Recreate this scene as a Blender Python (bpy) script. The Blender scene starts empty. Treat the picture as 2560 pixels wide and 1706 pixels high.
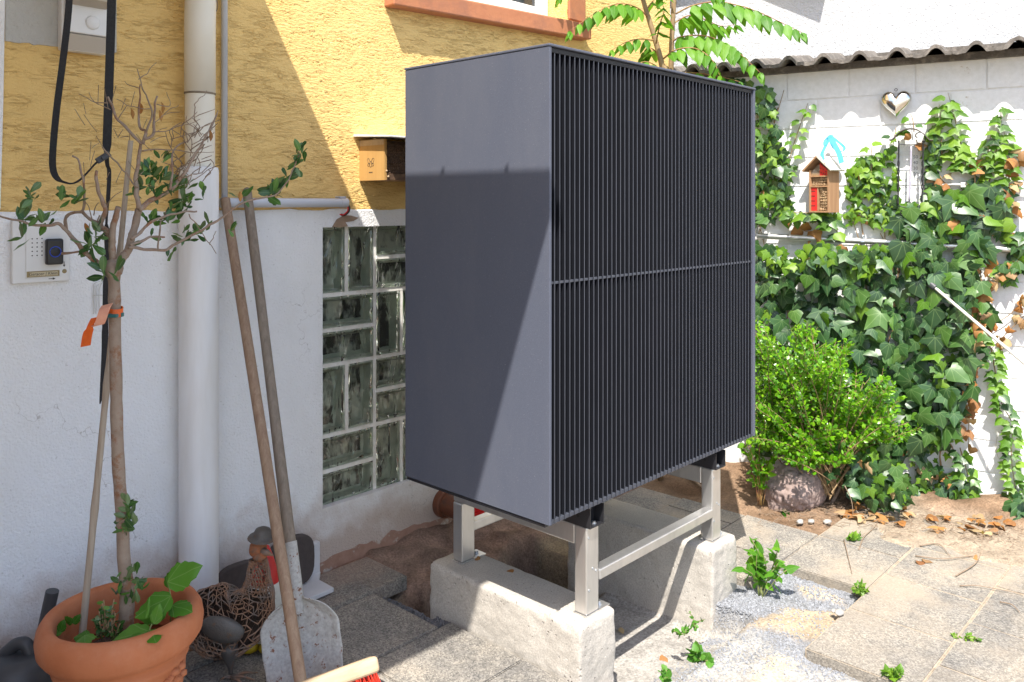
import bpy, bmesh, math, random
from mathutils import Vector, Matrix, Quaternion, noise

SC = bpy.context.scene
COL = SC.collection
rnd = random.Random(11)
U = rnd.uniform

# ------------------------------------------------------------------ camera
HEAD = math.radians(43.0)            # heading of the view, measured from the house wall
FPX, CX, HY, HC = 2068.0, 1280.0, 509.5, 1.41
FW = Vector((math.cos(HEAD), math.sin(HEAD), 0)); RT = Vector((math.sin(HEAD), -math.cos(HEAD), 0))
cam = bpy.data.cameras.new('camera'); cam_o = bpy.data.objects.new('camera', cam); COL.objects.link(cam_o)
cam_o.location = (0, 0, HC)
cam_o.rotation_euler = (math.radians(90), 0, HEAD - math.radians(90))
cam.sensor_width = 36.0; cam.lens = 36.0 * FPX / 2560.0
cam.shift_y = -(1706 / 2 - HY) / 2560.0
cam.clip_start = 0.05; cam.clip_end = 500
SC.camera = cam_o

# ------------------------------------------------------------------ daylight
KX, KY = 0.53, 0.345
SUNV = Vector((KX, KY, -1.0)).normalized()
w = bpy.data.worlds.new('World'); SC.world = w; w.use_nodes = True
nt = w.node_tree; bg = nt.nodes['Background']
sky = nt.nodes.new('ShaderNodeTexSky'); sky.sky_type = 'NISHITA'; sky.sun_disc = False
sky.sun_elevation = math.asin(-SUNV.z); sky.sun_rotation = math.atan2(-SUNV.x, -SUNV.y)
sky.air_density = 1.0; sky.dust_density = 1.5; sky.ozone_density = 1.0
nt.links.new(sky.outputs[0], bg.inputs[0]); bg.inputs[1].default_value = 0.15
sun = bpy.data.lights.new('sun', 'SUN'); sun.energy = 4.3; sun.angle = math.radians(0.55); sun.color = (1.0, 0.95, 0.87)
sun_o = bpy.data.objects.new('sun', sun); COL.objects.link(sun_o)
sun_o.rotation_euler = SUNV.to_track_quat('-Z', 'Y').to_euler(); sun_o.location = (-4, -4, 8)
SC.view_settings.view_transform = 'Standard'; SC.view_settings.look = 'None'
SC.view_settings.gamma = 1.0; SC.view_settings.use_curve_mapping = False
SC.view_settings.exposure = 1.14
SC.render.engine = 'CYCLES'
SC.cycles.use_denoising = True
SC.cycles.max_bounces = 10; SC.cycles.diffuse_bounces = 5; SC.cycles.transparent_max_bounces = 16

# ------------------------------------------------------------------ measuring helpers (photo pixel -> place in the yard)
WALL_Y = 2.6
KR = math.tan(math.radians(13.7)); RX0 = 4.518
RN = Vector((-math.cos(math.radians(13.7)), -math.sin(math.radians(13.7)), 0))   # garden wall, outward
RE = Vector((math.sin(math.radians(13.7)), -math.cos(math.radians(13.7)), 0))    # along it, to the right
RM = Matrix(((RE.x, 0, RN.x), (RE.y, 0, RN.y), (0, 1, 0)))                      # local x right, y up, z out
def ray(px, py):
    return FW + RT * ((px - CX) / FPX) + Vector((0, 0, (HY - py) / FPX))
CAMP = Vector((0, 0, HC))
def G(px, py, z=0.0):
    d = ray(px, py); return CAMP + d * ((z - HC) / d.z)
def Wp(px, py, off=0.0):
    d = ray(px, py); return CAMP + d * ((WALL_Y - off) / d.y)
def Rp(px, py, off=0.0):
    d = ray(px, py); q = Vector((RX0, 0, 0)) + RN * off
    return CAMP + d * ((q.x + KR * q.y) / (d.x + KR * d.y))
def Dp(px, py, dist):
    return CAMP + ray(px, py) * dist
def rs(p):
    return (p - Vector((RX0, 0, 0))).dot(RE)
def rw(s, z, off=0.0):
    return Vector((RX0, 0, z)) + RE * s + RN * off

# ------------------------------------------------------------------ scene graph helpers
WM = {}
def link(o, parent=None, mw=None):
    COL.objects.link(o)
    mw = mw or Matrix.Identity(4)
    WM[o] = mw
    if parent is not None:
        o.parent = parent; o.matrix_parent_inverse = WM[parent].inverted()
    o.matrix_basis = mw
    return o
def tag(o, label, cat, group=None, kind=None):
    if label: o['label'] = label
    if cat: o['category'] = cat
    if group: o['group'] = group
    if kind: o['kind'] = kind
    return o
def thing(name, loc, label, cat, group=None):
    o = bpy.data.objects.new(name, None); o.empty_display_size = 0.05
    link(o, None, Matrix.Translation(Vector(loc)))
    return tag(o, label, cat, group)
def inst(name, me, mw, parent=None):
    return link(bpy.data.objects.new(name, me), parent, mw)

class MB:
    def __init__(s): s.v = []; s.f = []; s.uv = []; s.mi = []
    def add(s, vs, fs, uvs=None, m=0):
        b = len(s.v); s.v += [Vector(x) for x in vs]
        for i, f in enumerate(fs):
            s.f.append([b + k for k in f]); s.uv.append(uvs[i] if uvs else None); s.mi.append(m)
        return s
    def box(s, c, size, rot=None, m=0):
        c = Vector(c); h = Vector(size) * 0.5
        vs = [Vector((x * h.x, y * h.y, z * h.z)) for x in (-1, 1) for y in (-1, 1) for z in (-1, 1)]
        if rot: vs = [rot @ v for v in vs]
        return s.add([c + v for v in vs], [(0, 1, 3, 2), (4, 6, 7, 5), (0, 4, 5, 1), (2, 3, 7, 6), (0, 2, 6, 4), (1, 5, 7, 3)], None, m)
    def bb(s, x0, x1, y0, y1, z0, z1, m=0):
        return s.box(((x0 + x1) / 2, (y0 + y1) / 2, (z0 + z1) / 2), (x1 - x0, y1 - y0, z1 - z0), None, m)
    def tube(s, pts, r, n=8, cap=True, m=0, flat=1.0):
        pts = [Vector(p) for p in pts]
        if not isinstance(r, (list, tuple)): r = [r] * len(pts)
        vs = []; fs = []; N = None
        for i, p in enumerate(pts):
            t = (pts[min(i + 1, len(pts) - 1)] - pts[max(i - 1, 0)])
            t = t.normalized() if t.length > 1e-9 else Vector((0, 0, 1))
            if N is None:
                N = t.orthogonal().normalized()
            N = (N - t * N.dot(t)); N = N.normalized() if N.length > 1e-6 else t.orthogonal().normalized()
            B = t.cross(N)
            for k in range(n):
                a = 2 * math.pi * k / n
                vs.append(p + N * math.cos(a) * r[i] + B * math.sin(a) * r[i] * flat)
        for i in range(len(pts) - 1):
            for k in range(n):
                a = i * n + k; b = i * n + (k + 1) % n
                fs.append((a, b, b + n, a + n))
        if cap:
            fs.append(tuple(range(n - 1, -1, -1))); fs.append(tuple(range((len(pts) - 1) * n, len(pts) * n)))
        return s.add(vs, fs, None, m)
    def lathe(s, prof, c=(0, 0, 0), n=32, mat=None, m=0, close=False):
        c = Vector(c); vs = []; fs = []
        for (r, z) in prof:
            for k in range(n):
                a = 2 * math.pi * k / n
                p = Vector((r * math.cos(a), r * math.sin(a), z))
                vs.append(c + (mat @ p if mat else p))
        L = len(prof)
        for i in range(L - 1):
            for k in range(n):
                a = i * n + k; b = i * n + (k + 1) % n
                fs.append((a, b, b + n, a + n))
        if close:
            fs.append(tuple(range(n - 1, -1, -1))); fs.append(tuple(range((L - 1) * n, L * n)))
        return s.add(vs, fs, None, m)
    def prism(s, poly, axis_o, ax, ay, az, depth, m=0):
        o = Vector(axis_o); n = len(poly)
        f0 = [o + ax * x + ay * y for x, y in poly]; f1 = [p + az * depth for p in f0]
        fs = [tuple(range(n - 1, -1, -1)), tuple(range(n, 2 * n))] + [(i, (i + 1) % n, n + (i + 1) % n, n + i) for i in range(n)]
        return s.add(f0 + f1, fs, None, m)
    def strip(s, pts, wd, width, m=0, thick=0.0008):
        pts = [Vector(p) for p in pts]; vs = []; fs = []
        if not isinstance(wd, list): wd = [Vector(wd)] * len(pts)
        if not isinstance(width, list): width = [width] * len(pts)
        for i, p in enumerate(pts):
            t = (pts[min(i + 1, len(pts) - 1)] - pts[max(i - 1, 0)]).normalized()
            w_ = Vector(wd[i]).normalized(); nn = t.cross(w_)
            nn = nn.normalized() if nn.length > 1e-6 else Vector((0, 0, 1))
            for a, b in ((-1, -1), (1, -1), (1, 1), (-1, 1)):
                vs.append(p + w_ * a * width[i] / 2 + nn * b * thick)
        for i in range(len(pts) - 1):
            for k in range(4):
                a = i * 4 + k; b = i * 4 + (k + 1) % 4
                fs.append((a, b, b + 4, a + 4))
        fs.append((3, 2, 1, 0)); L = (len(pts) - 1) * 4; fs.append((L, L + 1, L + 2, L + 3))
        return s.add(vs, fs, None, m)
    def blob(s, c, r, n=2, rough=0.0, seed=0, rot=None, m=0):
        bm = bmesh.new(); bmesh.ops.create_icosphere(bm, subdivisions=n, radius=1)
        r = Vector(r) if not isinstance(r, (int, float)) else Vector((r, r, r))
        vs = []
        for v in bm.verts:
            k = 1 + rough * (noise.noise(v.co * 1.7 + Vector((seed * 7.1, seed * 3.3, 0))) + 0.5 * noise.noise(v.co * 4.1 + Vector((seed, 0, seed * 2.2))))
            p = Vector((v.co.x * r.x, v.co.y * r.y, v.co.z * r.z)) * k
            vs.append(Vector(c) + (rot @ p if rot else p))
        fs = [tuple(v.index for v in f.verts) for f in bm.faces]; bm.free()
        return s.add(vs, fs, None, m)
    def mesh(s, name, mats, smooth=False, origin=None):
        me = bpy.data.meshes.new(name)
        o = origin if origin is not None else Vector((0, 0, 0))
        me.from_pydata([tuple(v - o) for v in s.v], [], s.f)
        for mt in (mats if isinstance(mats, (list, tuple)) else [mats]): me.materials.append(mt)
        if any(s.mi):
            me.polygons.foreach_set('material_index', s.mi)
        if any(u is not None for u in s.uv):
            ul = me.uv_layers.new(name='UVMap')
            for p, u in zip(me.polygons, s.uv):
                if u:
                    for li, q in zip(p.loop_indices, u): ul.data[li].uv = q
        if smooth is True:
            me.polygons.foreach_set('use_smooth', [True] * len(me.polygons))
        elif smooth:
            me.shade_smooth() if hasattr(me, 'shade_smooth') else None
            me.set_sharp_from_angle(angle=math.radians(smooth))
        me.update()
        return me
    def build(s, name, mats, parent=None, smooth=False, bevel=0, seg=2, fix=False):
        lo = Vector((min(v.x for v in s.v), min(v.y for v in s.v), min(v.z for v in s.v)))
        hi = Vector((max(v.x for v in s.v), max(v.y for v in s.v), max(v.z for v in s.v)))
        c = (lo + hi) / 2; c.z = lo.z
        me = s.mesh(name, mats, False, c)
        if fix or bevel:
            bm = bmesh.new(); bm.from_mesh(me)
            if fix: bmesh.ops.remove_doubles(bm, verts=bm.verts, dist=1e-5)
            bmesh.ops.recalc_face_normals(bm, faces=bm.faces)
            if bevel:
                es = [e for e in bm.edges if len(e.link_faces) == 2 and e.calc_face_angle(0) > 0.5]
                bmesh.ops.bevel(bm, geom=es, offset=bevel, segments=seg, affect='EDGES', clamp_overlap=True, profile=0.5)
            bm.to_mesh(me); bm.free()
        if smooth is True:
            me.polygons.foreach_set('use_smooth', [True] * len(me.polygons))
        elif smooth:
            me.shade_smooth(); me.set_sharp_from_angle(angle=math.radians(smooth))
        return inst(name, me, Matrix.Translation(c), parent)

def smooth_path(pts, n=6):
    pts = [Vector(p) for p in pts]
    if len(pts) < 3: 
        return [pts[0].lerp(pts[-1], i / n) for i in range(n + 1)]
    P = [pts[0] * 2 - pts[1]] + pts + [pts[-1] * 2 - pts[-2]]; out = []
    for i in range(1, len(P) - 2):
        a, b, c, d = P[i - 1:i + 3]
        for k in range(n):
            t = k / n
            out.append(0.5 * ((2 * b) + (c - a) * t + (2 * a - 5 * b + 4 * c - d) * t * t + (3 * b - a - 3 * c + d) * t ** 3))
    out.append(pts[-1]); return out
def lin(a, b, n): return [a + (b - a) * i / (n - 1) for i in range(n)]

# ------------------------------------------------------------------ materials
def _n(nt, t, **k):
    x = nt.nodes.new(t)
    for a, b in k.items(): setattr(x, a, b)
    return x
def base_mat(name):
    m = bpy.data.materials.new(name); m.use_nodes = True
    nt = m.node_tree; return m, nt, nt.nodes['Principled BSDF']
def c4(c): return (c[0], c[1], c[2], 1)
def pos(nt, scale=(1, 1, 1), rot=None):
    g = _n(nt, 'ShaderNodeNewGeometry'); mp = _n(nt, 'ShaderNodeMapping')
    mp.inputs['Scale'].default_value = scale
    if rot: mp.inputs['Rotation'].default_value = rot
    nt.links.new(g.outputs['Position'], mp.inputs['Vector']); return mp.outputs[0]
def nz(nt, vec, scale, detail=3, rough=0.55, dist=0.0):
    x = _n(nt, 'ShaderNodeTexNoise'); x.inputs['Scale'].default_value = scale; x.inputs['Detail'].default_value = detail
    x.inputs['Roughness'].default_value = rough; x.inputs['Distortion'].default_value = dist
    nt.links.new(vec, x.inputs['Vector']); return x.outputs[0]
def ramp(nt, fac, stops):
    r = _n(nt, 'ShaderNodeValToRGB'); e = r.color_ramp.elements
    while len(e) < len(stops): e.new(0.5)
    for el, (p, c) in zip(e, stops):
        el.position = p; el.color = c4(c) if not isinstance(c, (int, float)) else (c, c, c, 1)
    nt.links.new(fac, r.inputs[0]); return r.outputs[0]
def mix(nt, fac, a, b, mode='MIX'):
    m = _n(nt, 'ShaderNodeMix', data_type='RGBA', blend_type=mode)
    for sock, v in ((m.inputs[0], fac), (m.inputs[6], a), (m.inputs[7], b)):
        if isinstance(v, (int, float)): sock.default_value = v
        elif isinstance(v, tuple): sock.default_value = c4(v)
        else: nt.links.new(v, sock)
    return m.outputs[2]
def mth(nt, op, a, b=None, clamp=False):
    m = _n(nt, 'ShaderNodeMath', operation=op); m.use_clamp = clamp
    for i, v in enumerate((a, b)):
        if v is None: continue
        if isinstance(v, (int, float)): m.inputs[i].default_value = v
        else: nt.links.new(v, m.inputs[i])
    return m.outputs[0]
def bump(nt, bs, h, strength=0.5, dist=0.01, prev=None):
    b = _n(nt, 'ShaderNodeBump'); b.inputs['Strength'].default_value = strength; b.inputs['Distance'].default_value = dist
    nt.links.new(h, b.inputs['Height'])
    if prev is not None: nt.links.new(prev, b.inputs['Normal'])
    nt.links.new(b.outputs[0], bs.inputs['Normal']); return b.outputs[0]
def M(name, c1, c2=None, scale=6, detail=4, rough=0.7, metal=0.0, bs=0, bscale=80, bdist=0.003, stretch=(1, 1, 1), lo=0.35, hi=0.65, spec=0.5, rvar=0.0, coat=0.0):
    m, nt, b = base_mat(name)
    v = pos(nt, stretch)
    if c2 is None: c2 = tuple(x * 0.8 for x in c1)
    f = nz(nt, v, scale, detail, 0.6)
    nt.links.new(ramp(nt, f, [(lo, c1), (hi, c2)]), b.inputs['Base Color'])
    b.inputs['Roughness'].default_value = rough; b.inputs['Metallic'].default_value = metal
    b.inputs['Specular IOR Level'].default_value = spec
    if coat: b.inputs['Coat Weight'].default_value = coat
    if rvar:
        nt.links.new(mth(nt, 'ADD', mth(nt, 'MULTIPLY', f, rvar), rough - rvar / 2), b.inputs['Roughness'])
    if bs:
        bump(nt, b, nz(nt, v, bscale, 3, 0.6), bs, bdist)
    return m

def mat_yellow():
    m, nt, b = base_mat('yellow_rubbed_render')
    v2 = pos(nt); v = pos(nt, (0.30, 1, 1.75)); va = pos(nt, (0.55, 1, 1.5))
    n1 = nz(nt, v, 48, 3, 0.55, 0.9); msk = nz(nt, va, 17, 3)
    gr = mth(nt, 'MULTIPLY', mth(nt, 'ABSOLUTE', mth(nt, 'SUBTRACT', n1, 0.5)), 17.0, True)      # 0 on the furrow line
    gr = mth(nt, 'MAXIMUM', gr, ramp(nt, msk, [(0.40, 1.0), (0.56, 0.0)]))
    rough = nz(nt, va, 88, 4, 0.65); fine = nz(nt, v2, 230, 2)
    hgt = mth(nt, 'ADD', mth(nt, 'MULTIPLY', gr, 0.0032), mth(nt, 'ADD', mth(nt, 'MULTIPLY', rough, 0.0058), mth(nt, 'MULTIPLY', fine, 0.0016)))
    big = nz(nt, v2, 2.2, 3)
    col = mix(nt, big, (0.75, 0.505, 0.185), (0.79, 0.56, 0.235))
    spk = ramp(nt, nz(nt, v2, 120, 2), [(0.255, 1.0), (0.285, 0.0)])
    nt.links.new(mix(nt, mth(nt, 'MULTIPLY', spk, 0.6), col, (0.25, 0.15, 0.06)), b.inputs['Base Color'])
    b.inputs['Roughness'].default_value = 0.92; b.inputs['Specular IOR Level'].default_value = 0.2
    dn = _n(nt, 'ShaderNodeDisplacement'); dn.inputs['Midlevel'].default_value = 0.0064; dn.inputs['Scale'].default_value = 1.0
    nt.links.new(hgt, dn.inputs['Height']); nt.links.new(dn.outputs[0], nt.nodes['Material Output'].inputs['Displacement'])
    m.displacement_method = 'BOTH'
    return m
def mat_white_render(name, c=(0.87, 0.875, 0.885), d=(0.78, 0.775, 0.76), bsx=0.55, sc=130, stain=True):
    m, nt, b = base_mat(name)
    v = pos(nt); big = nz(nt, pos(nt, (1, 1, 0.6)), 3.0, 5, 0.65)
    col = ramp(nt, big, [(0.32, c), (0.78, d)])
    if stain:   # damp, reddish splash dirt in the lowest hand's breadth of the render
        sep = _n(nt, 'ShaderNodeSeparateXYZ'); nt.links.new(v, sep.inputs[0])
        k = mth(nt, 'SUBTRACT', mth(nt, 'ADD', 0.16, mth(nt, 'MULTIPLY', nz(nt, v, 9, 5), 0.42)), sep.outputs[2])
        k = mth(nt, 'MULTIPLY', k, 4.5, True)
        col = mix(nt, mth(nt, 'MULTIPLY', k, 0.75), col, (0.42, 0.29, 0.21))
        sp = ramp(nt, nz(nt, v, 95, 2), [(0.70, 0.0), (0.76, 1.0)])
        col = mix(nt, mth(nt, 'MULTIPLY', sp, 0.35), col, (0.28, 0.25, 0.21))
        cr = mth(nt, 'LESS_THAN', mth(nt, 'ABSOLUTE', mth(nt, 'SUBTRACT', nz(nt, v, 2.1, 6, 0.6), 0.5)), 0.0016)
        col = mix(nt, mth(nt, 'MULTIPLY', mth(nt, 'MULTIPLY', cr, ramp(nt, nz(nt, v, 1.6, 2), [(0.5, 0.0), (0.56, 1.0)])), 0.5), col, (0.33, 0.30, 0.27))
    nt.links.new(col, b.inputs['Base Color'])
    b.inputs['Roughness'].default_value = 0.9; b.inputs['Specular IOR Level'].default_value = 0.25
    bump(nt, b, nz(nt, v, sc, 3, 0.65), bsx, 0.011)
    return m
def mat_wood(name, c1, c2, axis='Z', rough=0.75, sc=30):
    m, nt, b = base_mat(name)
    st = {'X': (0.06, 1, 1), 'Y': (1, 0.06, 1), 'Z': (1, 1, 0.06)}[axis]
    v = pos(nt, st); f = nz(nt, v, sc * 2, 5, 0.65, 0.6); k = nz(nt, pos(nt), 7, 3)
    col = ramp(nt, f, [(0.3, c1), (0.5, tuple((a + q) / 2 for a, q in zip(c1, c2))), (0.68, c2)])
    nt.links.new(mix(nt, mth(nt, 'MULTIPLY', k, 0.45), col, tuple(x * 0.6 for x in c1)), b.inputs['Base Color'])
    b.inputs['Roughness'].default_value = rough; b.inputs['Specular IOR Level'].default_value = 0.3
    bump(nt, b, f, 0.4, 0.002)
    return m
def mat_paver():
    m, nt, b = base_mat('weathered_paving')
    v = pos(nt)
    vo = _n(nt, 'ShaderNodeTexVoronoi'); vo.inputs['Scale'].default_value = 230; nt.links.new(v, vo.inputs['Vector'])
    sp = ramp(nt, vo.outputs['Color'], [(0.12, (0.148, 0.142, 0.133)), (0.5, (0.255, 0.240, 0.217)), (0.9, (0.385, 0.363, 0.33))])
    st = ramp(nt, nz(nt, v, 3.6, 7, 0.75), [(0.36, (0.62, 0.62, 0.63)), (0.50, (0.86, 0.84, 0.81)), (0.64, (1.08, 1.02, 0.94))])
    col = mix(nt, 1.0, sp, st, 'MULTIPLY')
    sand = ramp(nt, nz(nt, v, 2.3, 6, 0.7), [(0.42, 0.0), (0.60, 1.0)])
    sep = _n(nt, 'ShaderNodeSeparateXYZ'); nt.links.new(v, sep.inputs[0])
    right = mth(nt, 'MULTIPLY', mth(nt, 'SUBTRACT', sep.outputs[0], 2.3), 1.2, True)
    col = mix(nt, mth(nt, 'MULTIPLY', mth(nt, 'MULTIPLY', sand, right), 0.72), col, (0.345, 0.288, 0.22))
    nearw = mth(nt, 'MULTIPLY', mth(nt, 'SUBTRACT', mth(nt, 'ADD', sep.outputs[1], mth(nt, 'MULTIPLY', nz(nt, v, 8, 4), 0.5)), 2.55), 3.0, True)
    col = mix(nt, mth(nt, 'MULTIPLY', nearw, 0.6), col, (0.34, 0.22, 0.16))
    nt.links.new(col, b.inputs['Base Color'])
    b.inputs['Roughness'].default_value = 0.93; b.inputs['Specular IOR Level'].default_value = 0.2
    n1 = bump(nt, b, vo.outputs['Distance'], 0.35, 0.003)
    bump(nt, b, nz(nt, v, 38, 4), 0.35, 0.006, n1)
    return m
def mat_concrete(name, c1, c2, pores=True):
    m, nt, b = base_mat(name); v = pos(nt)
    col = ramp(nt, nz(nt, v, 9, 6, 0.7), [(0.3, c1), (0.7, c2)])
    fine = ramp(nt, nz(nt, v, 210, 2), [(0.3, 0.72), (0.7, 1.1)])
    nt.links.new(mix(nt, 0.8, col, mix(nt, 1.0, col, fine, 'MULTIPLY')), b.inputs['Base Color'])
    b.inputs['Roughness'].default_value = 0.93; b.inputs['Specular IOR Level'].default_value = 0.2
    n1 = bump(nt, b, nz(nt, v, 120, 4, 0.7), 0.5, 0.004)
    if pores:
        vo = _n(nt, 'ShaderNodeTexVoronoi'); vo.inputs['Scale'].default_value = 55; nt.links.new(v, vo.inputs['Vector'])
        h = ramp(nt, vo.outputs['Distance'], [(0.10, 0.0), (0.22, 1.0)])
        mk = ramp(nt, nz(nt, v, 11, 3), [(0.50, 1.0), (0.60, 0.0)])
        bump(nt, b, mth(nt, 'MAXIMUM', h, mk), 0.8, 0.008, n1)
    return m
def mat_leaf(name, stops, veins=None, rough=0.42, trans=0.22, spec=0.5, vein_col=(0.25, 0.36, 0.14)):
    m, nt, b = base_mat(name)
    g = _n(nt, 'ShaderNodeNewGeometry'); oi = _n(nt, 'ShaderNodeObjectInfo')
    r = mth(nt, 'FRACT', mth(nt, 'ADD', g.outputs['Random Per Island'], oi.outputs['Random']))
    n = len(stops); col = ramp(nt, r, [((i + 0.5) / n, c) for i, c in enumerate(stops)])
    col = mix(nt, mth(nt, 'MULTIPLY', nz(nt, g.outputs['Position'], 45, 3), 0.5), col, mix(nt, 1.0, col, (0.55, 0.62, 0.5), 'MULTIPLY'))
    if veins:
        tc = _n(nt, 'ShaderNodeTexCoord'); sp = _n(nt, 'ShaderNodeSeparateXYZ'); nt.links.new(tc.outputs['UV'], sp.inputs[0])
        x, y = sp.outputs[0], sp.outputs[1]; f = None
        for ang in veins:
            ca, sa = math.cos(ang), math.sin(ang)      # distance to a vein ray leaving the leaf base
            d = mth(nt, 'ABSOLUTE', mth(nt, 'SUBTRACT', mth(nt, 'MULTIPLY', x, ca), mth(nt, 'MULTIPLY', y, sa)))
            al = mth(nt, 'ADD', mth(nt, 'MULTIPLY', x, sa), mth(nt, 'MULTIPLY', y, ca))
            on = mth(nt, 'MULTIPLY', mth(nt, 'LESS_THAN', d, 0.013), mth(nt, 'GREATER_THAN', al, 0.0))
            f = on if f is None else mth(nt, 'MAXIMUM', f, on)
        col = mix(nt, mth(nt, 'MULTIPLY', f, 0.30), col, vein_col)
    nt.links.new(col, b.inputs['Base Color'])
    b.inputs['Roughness'].default_value = rough; b.inputs['Specular IOR Level'].default_value = spec
    tr = _n(nt, 'ShaderNodeBsdfTranslucent'); nt.links.new(mix(nt, 1.0, col, (1.5, 1.6, 0.7), 'MULTIPLY'), tr.inputs[0])
    ms = _n(nt, 'ShaderNodeMixShader'); ms.inputs[0].default_value = trans
    nt.links.new(b.outputs[0], ms.inputs[1]); nt.links.new(tr.outputs[0], ms.inputs[2])
    nt.links.new(ms.outputs[0], nt.nodes['Material Output'].inputs[0])
    return m
def mat_ground():
    m, nt, b = base_mat('yard_earth'); v = pos(nt)
    at = _n(nt, 'ShaderNodeAttribute', attribute_name='zone')
    f = ramp(nt, nz(nt, v, 120, 4, 0.7), [(0.25, 0.5), (0.75, 1.4)]); f2 = ramp(nt, nz(nt, v, 14, 5, 0.7), [(0.3, 0.7), (0.7, 1.25)])
    col = mix(nt, 1.0, at.outputs['Color'], mix(nt, 1.0, f, f2, 'MULTIPLY'), 'MULTIPLY')
    nt.links.new(col, b.inputs['Base Color'])
    b.inputs['Roughness'].default_value = 0.95; b.inputs['Specular IOR Level'].default_value = 0.15
    n1 = bump(nt, b, nz(nt, v, 160, 4, 0.7), 0.9, 0.006); bump(nt, b, nz(nt, v, 45, 3), 0.5, 0.012, n1)
    return m
def mat_glassblock():
    m, nt, b = base_mat('ribbed_block_glass'); v = pos(nt, (1, 1, 0.45))
    b.inputs['Base Color'].default_value = (0.93, 0.97, 0.92, 1); b.inputs['Roughness'].default_value = 0.03
    b.inputs['Transmission Weight'].default_value = 1.0; b.inputs['IOR'].default_value = 1.48
    bump(nt, b, nz(nt, v, 17, 1.2, 0.4, 1.2), 0.8, 0.03)
    return m
def mat_patches(name, c1, c2, c3, sc=8, lo=0.5, hi=0.58, rough=0.75, metal=0.0):
    m, nt, b = base_mat(name); v = pos(nt)
    col = ramp(nt, nz(nt, v, sc * 2.5, 4), [(0.3, c1), (0.7, c2)])
    k = ramp(nt, nz(nt, v, sc, 6, 0.75), [(lo, 0.0), (hi, 1.0)])
    nt.links.new(mix(nt, k, col, c3), b.inputs['Base Color'])
    b.inputs['Roughness'].default_value = rough; b.inputs['Metallic'].default_value = metal
    bump(nt, b, nz(nt, v, sc * 9, 4), 0.4, 0.003)
    return m

def mat_side():
    m, nt, b = base_mat('anthracite_coat'); v = pos(nt)
    col = ramp(nt, nz(nt, v, 420, 2), [(0.3, (0.077, 0.086, 0.116)), (0.7, (0.094, 0.104, 0.138))])
    col = mix(nt, mth(nt, 'MULTIPLY', ramp(nt, nz(nt, pos(nt, (1, 1, 0.35)), 3.5, 6, 0.7), [(0.42, 0.0), (0.75, 1.0)]), 0.16), col, (0.20, 0.20, 0.21))
    spk = ramp(nt, nz(nt, v, 330, 1), [(0.735, 0.0), (0.765, 1.0)])
    nt.links.new(mix(nt, mth(nt, 'MULTIPLY', spk, 0.5), col, (0.42, 0.42, 0.44)), b.inputs['Base Color'])
    nt.links.new(mth(nt, 'ADD', 0.40, mth(nt, 'MULTIPLY', nz(nt, v, 5, 5, 0.7), 0.25)), b.inputs['Roughness'])
    b.inputs['Specular IOR Level'].default_value = 0.22
    bump(nt, b, nz(nt, v, 900, 2), 0.12, 0.0006)
    return m
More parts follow.
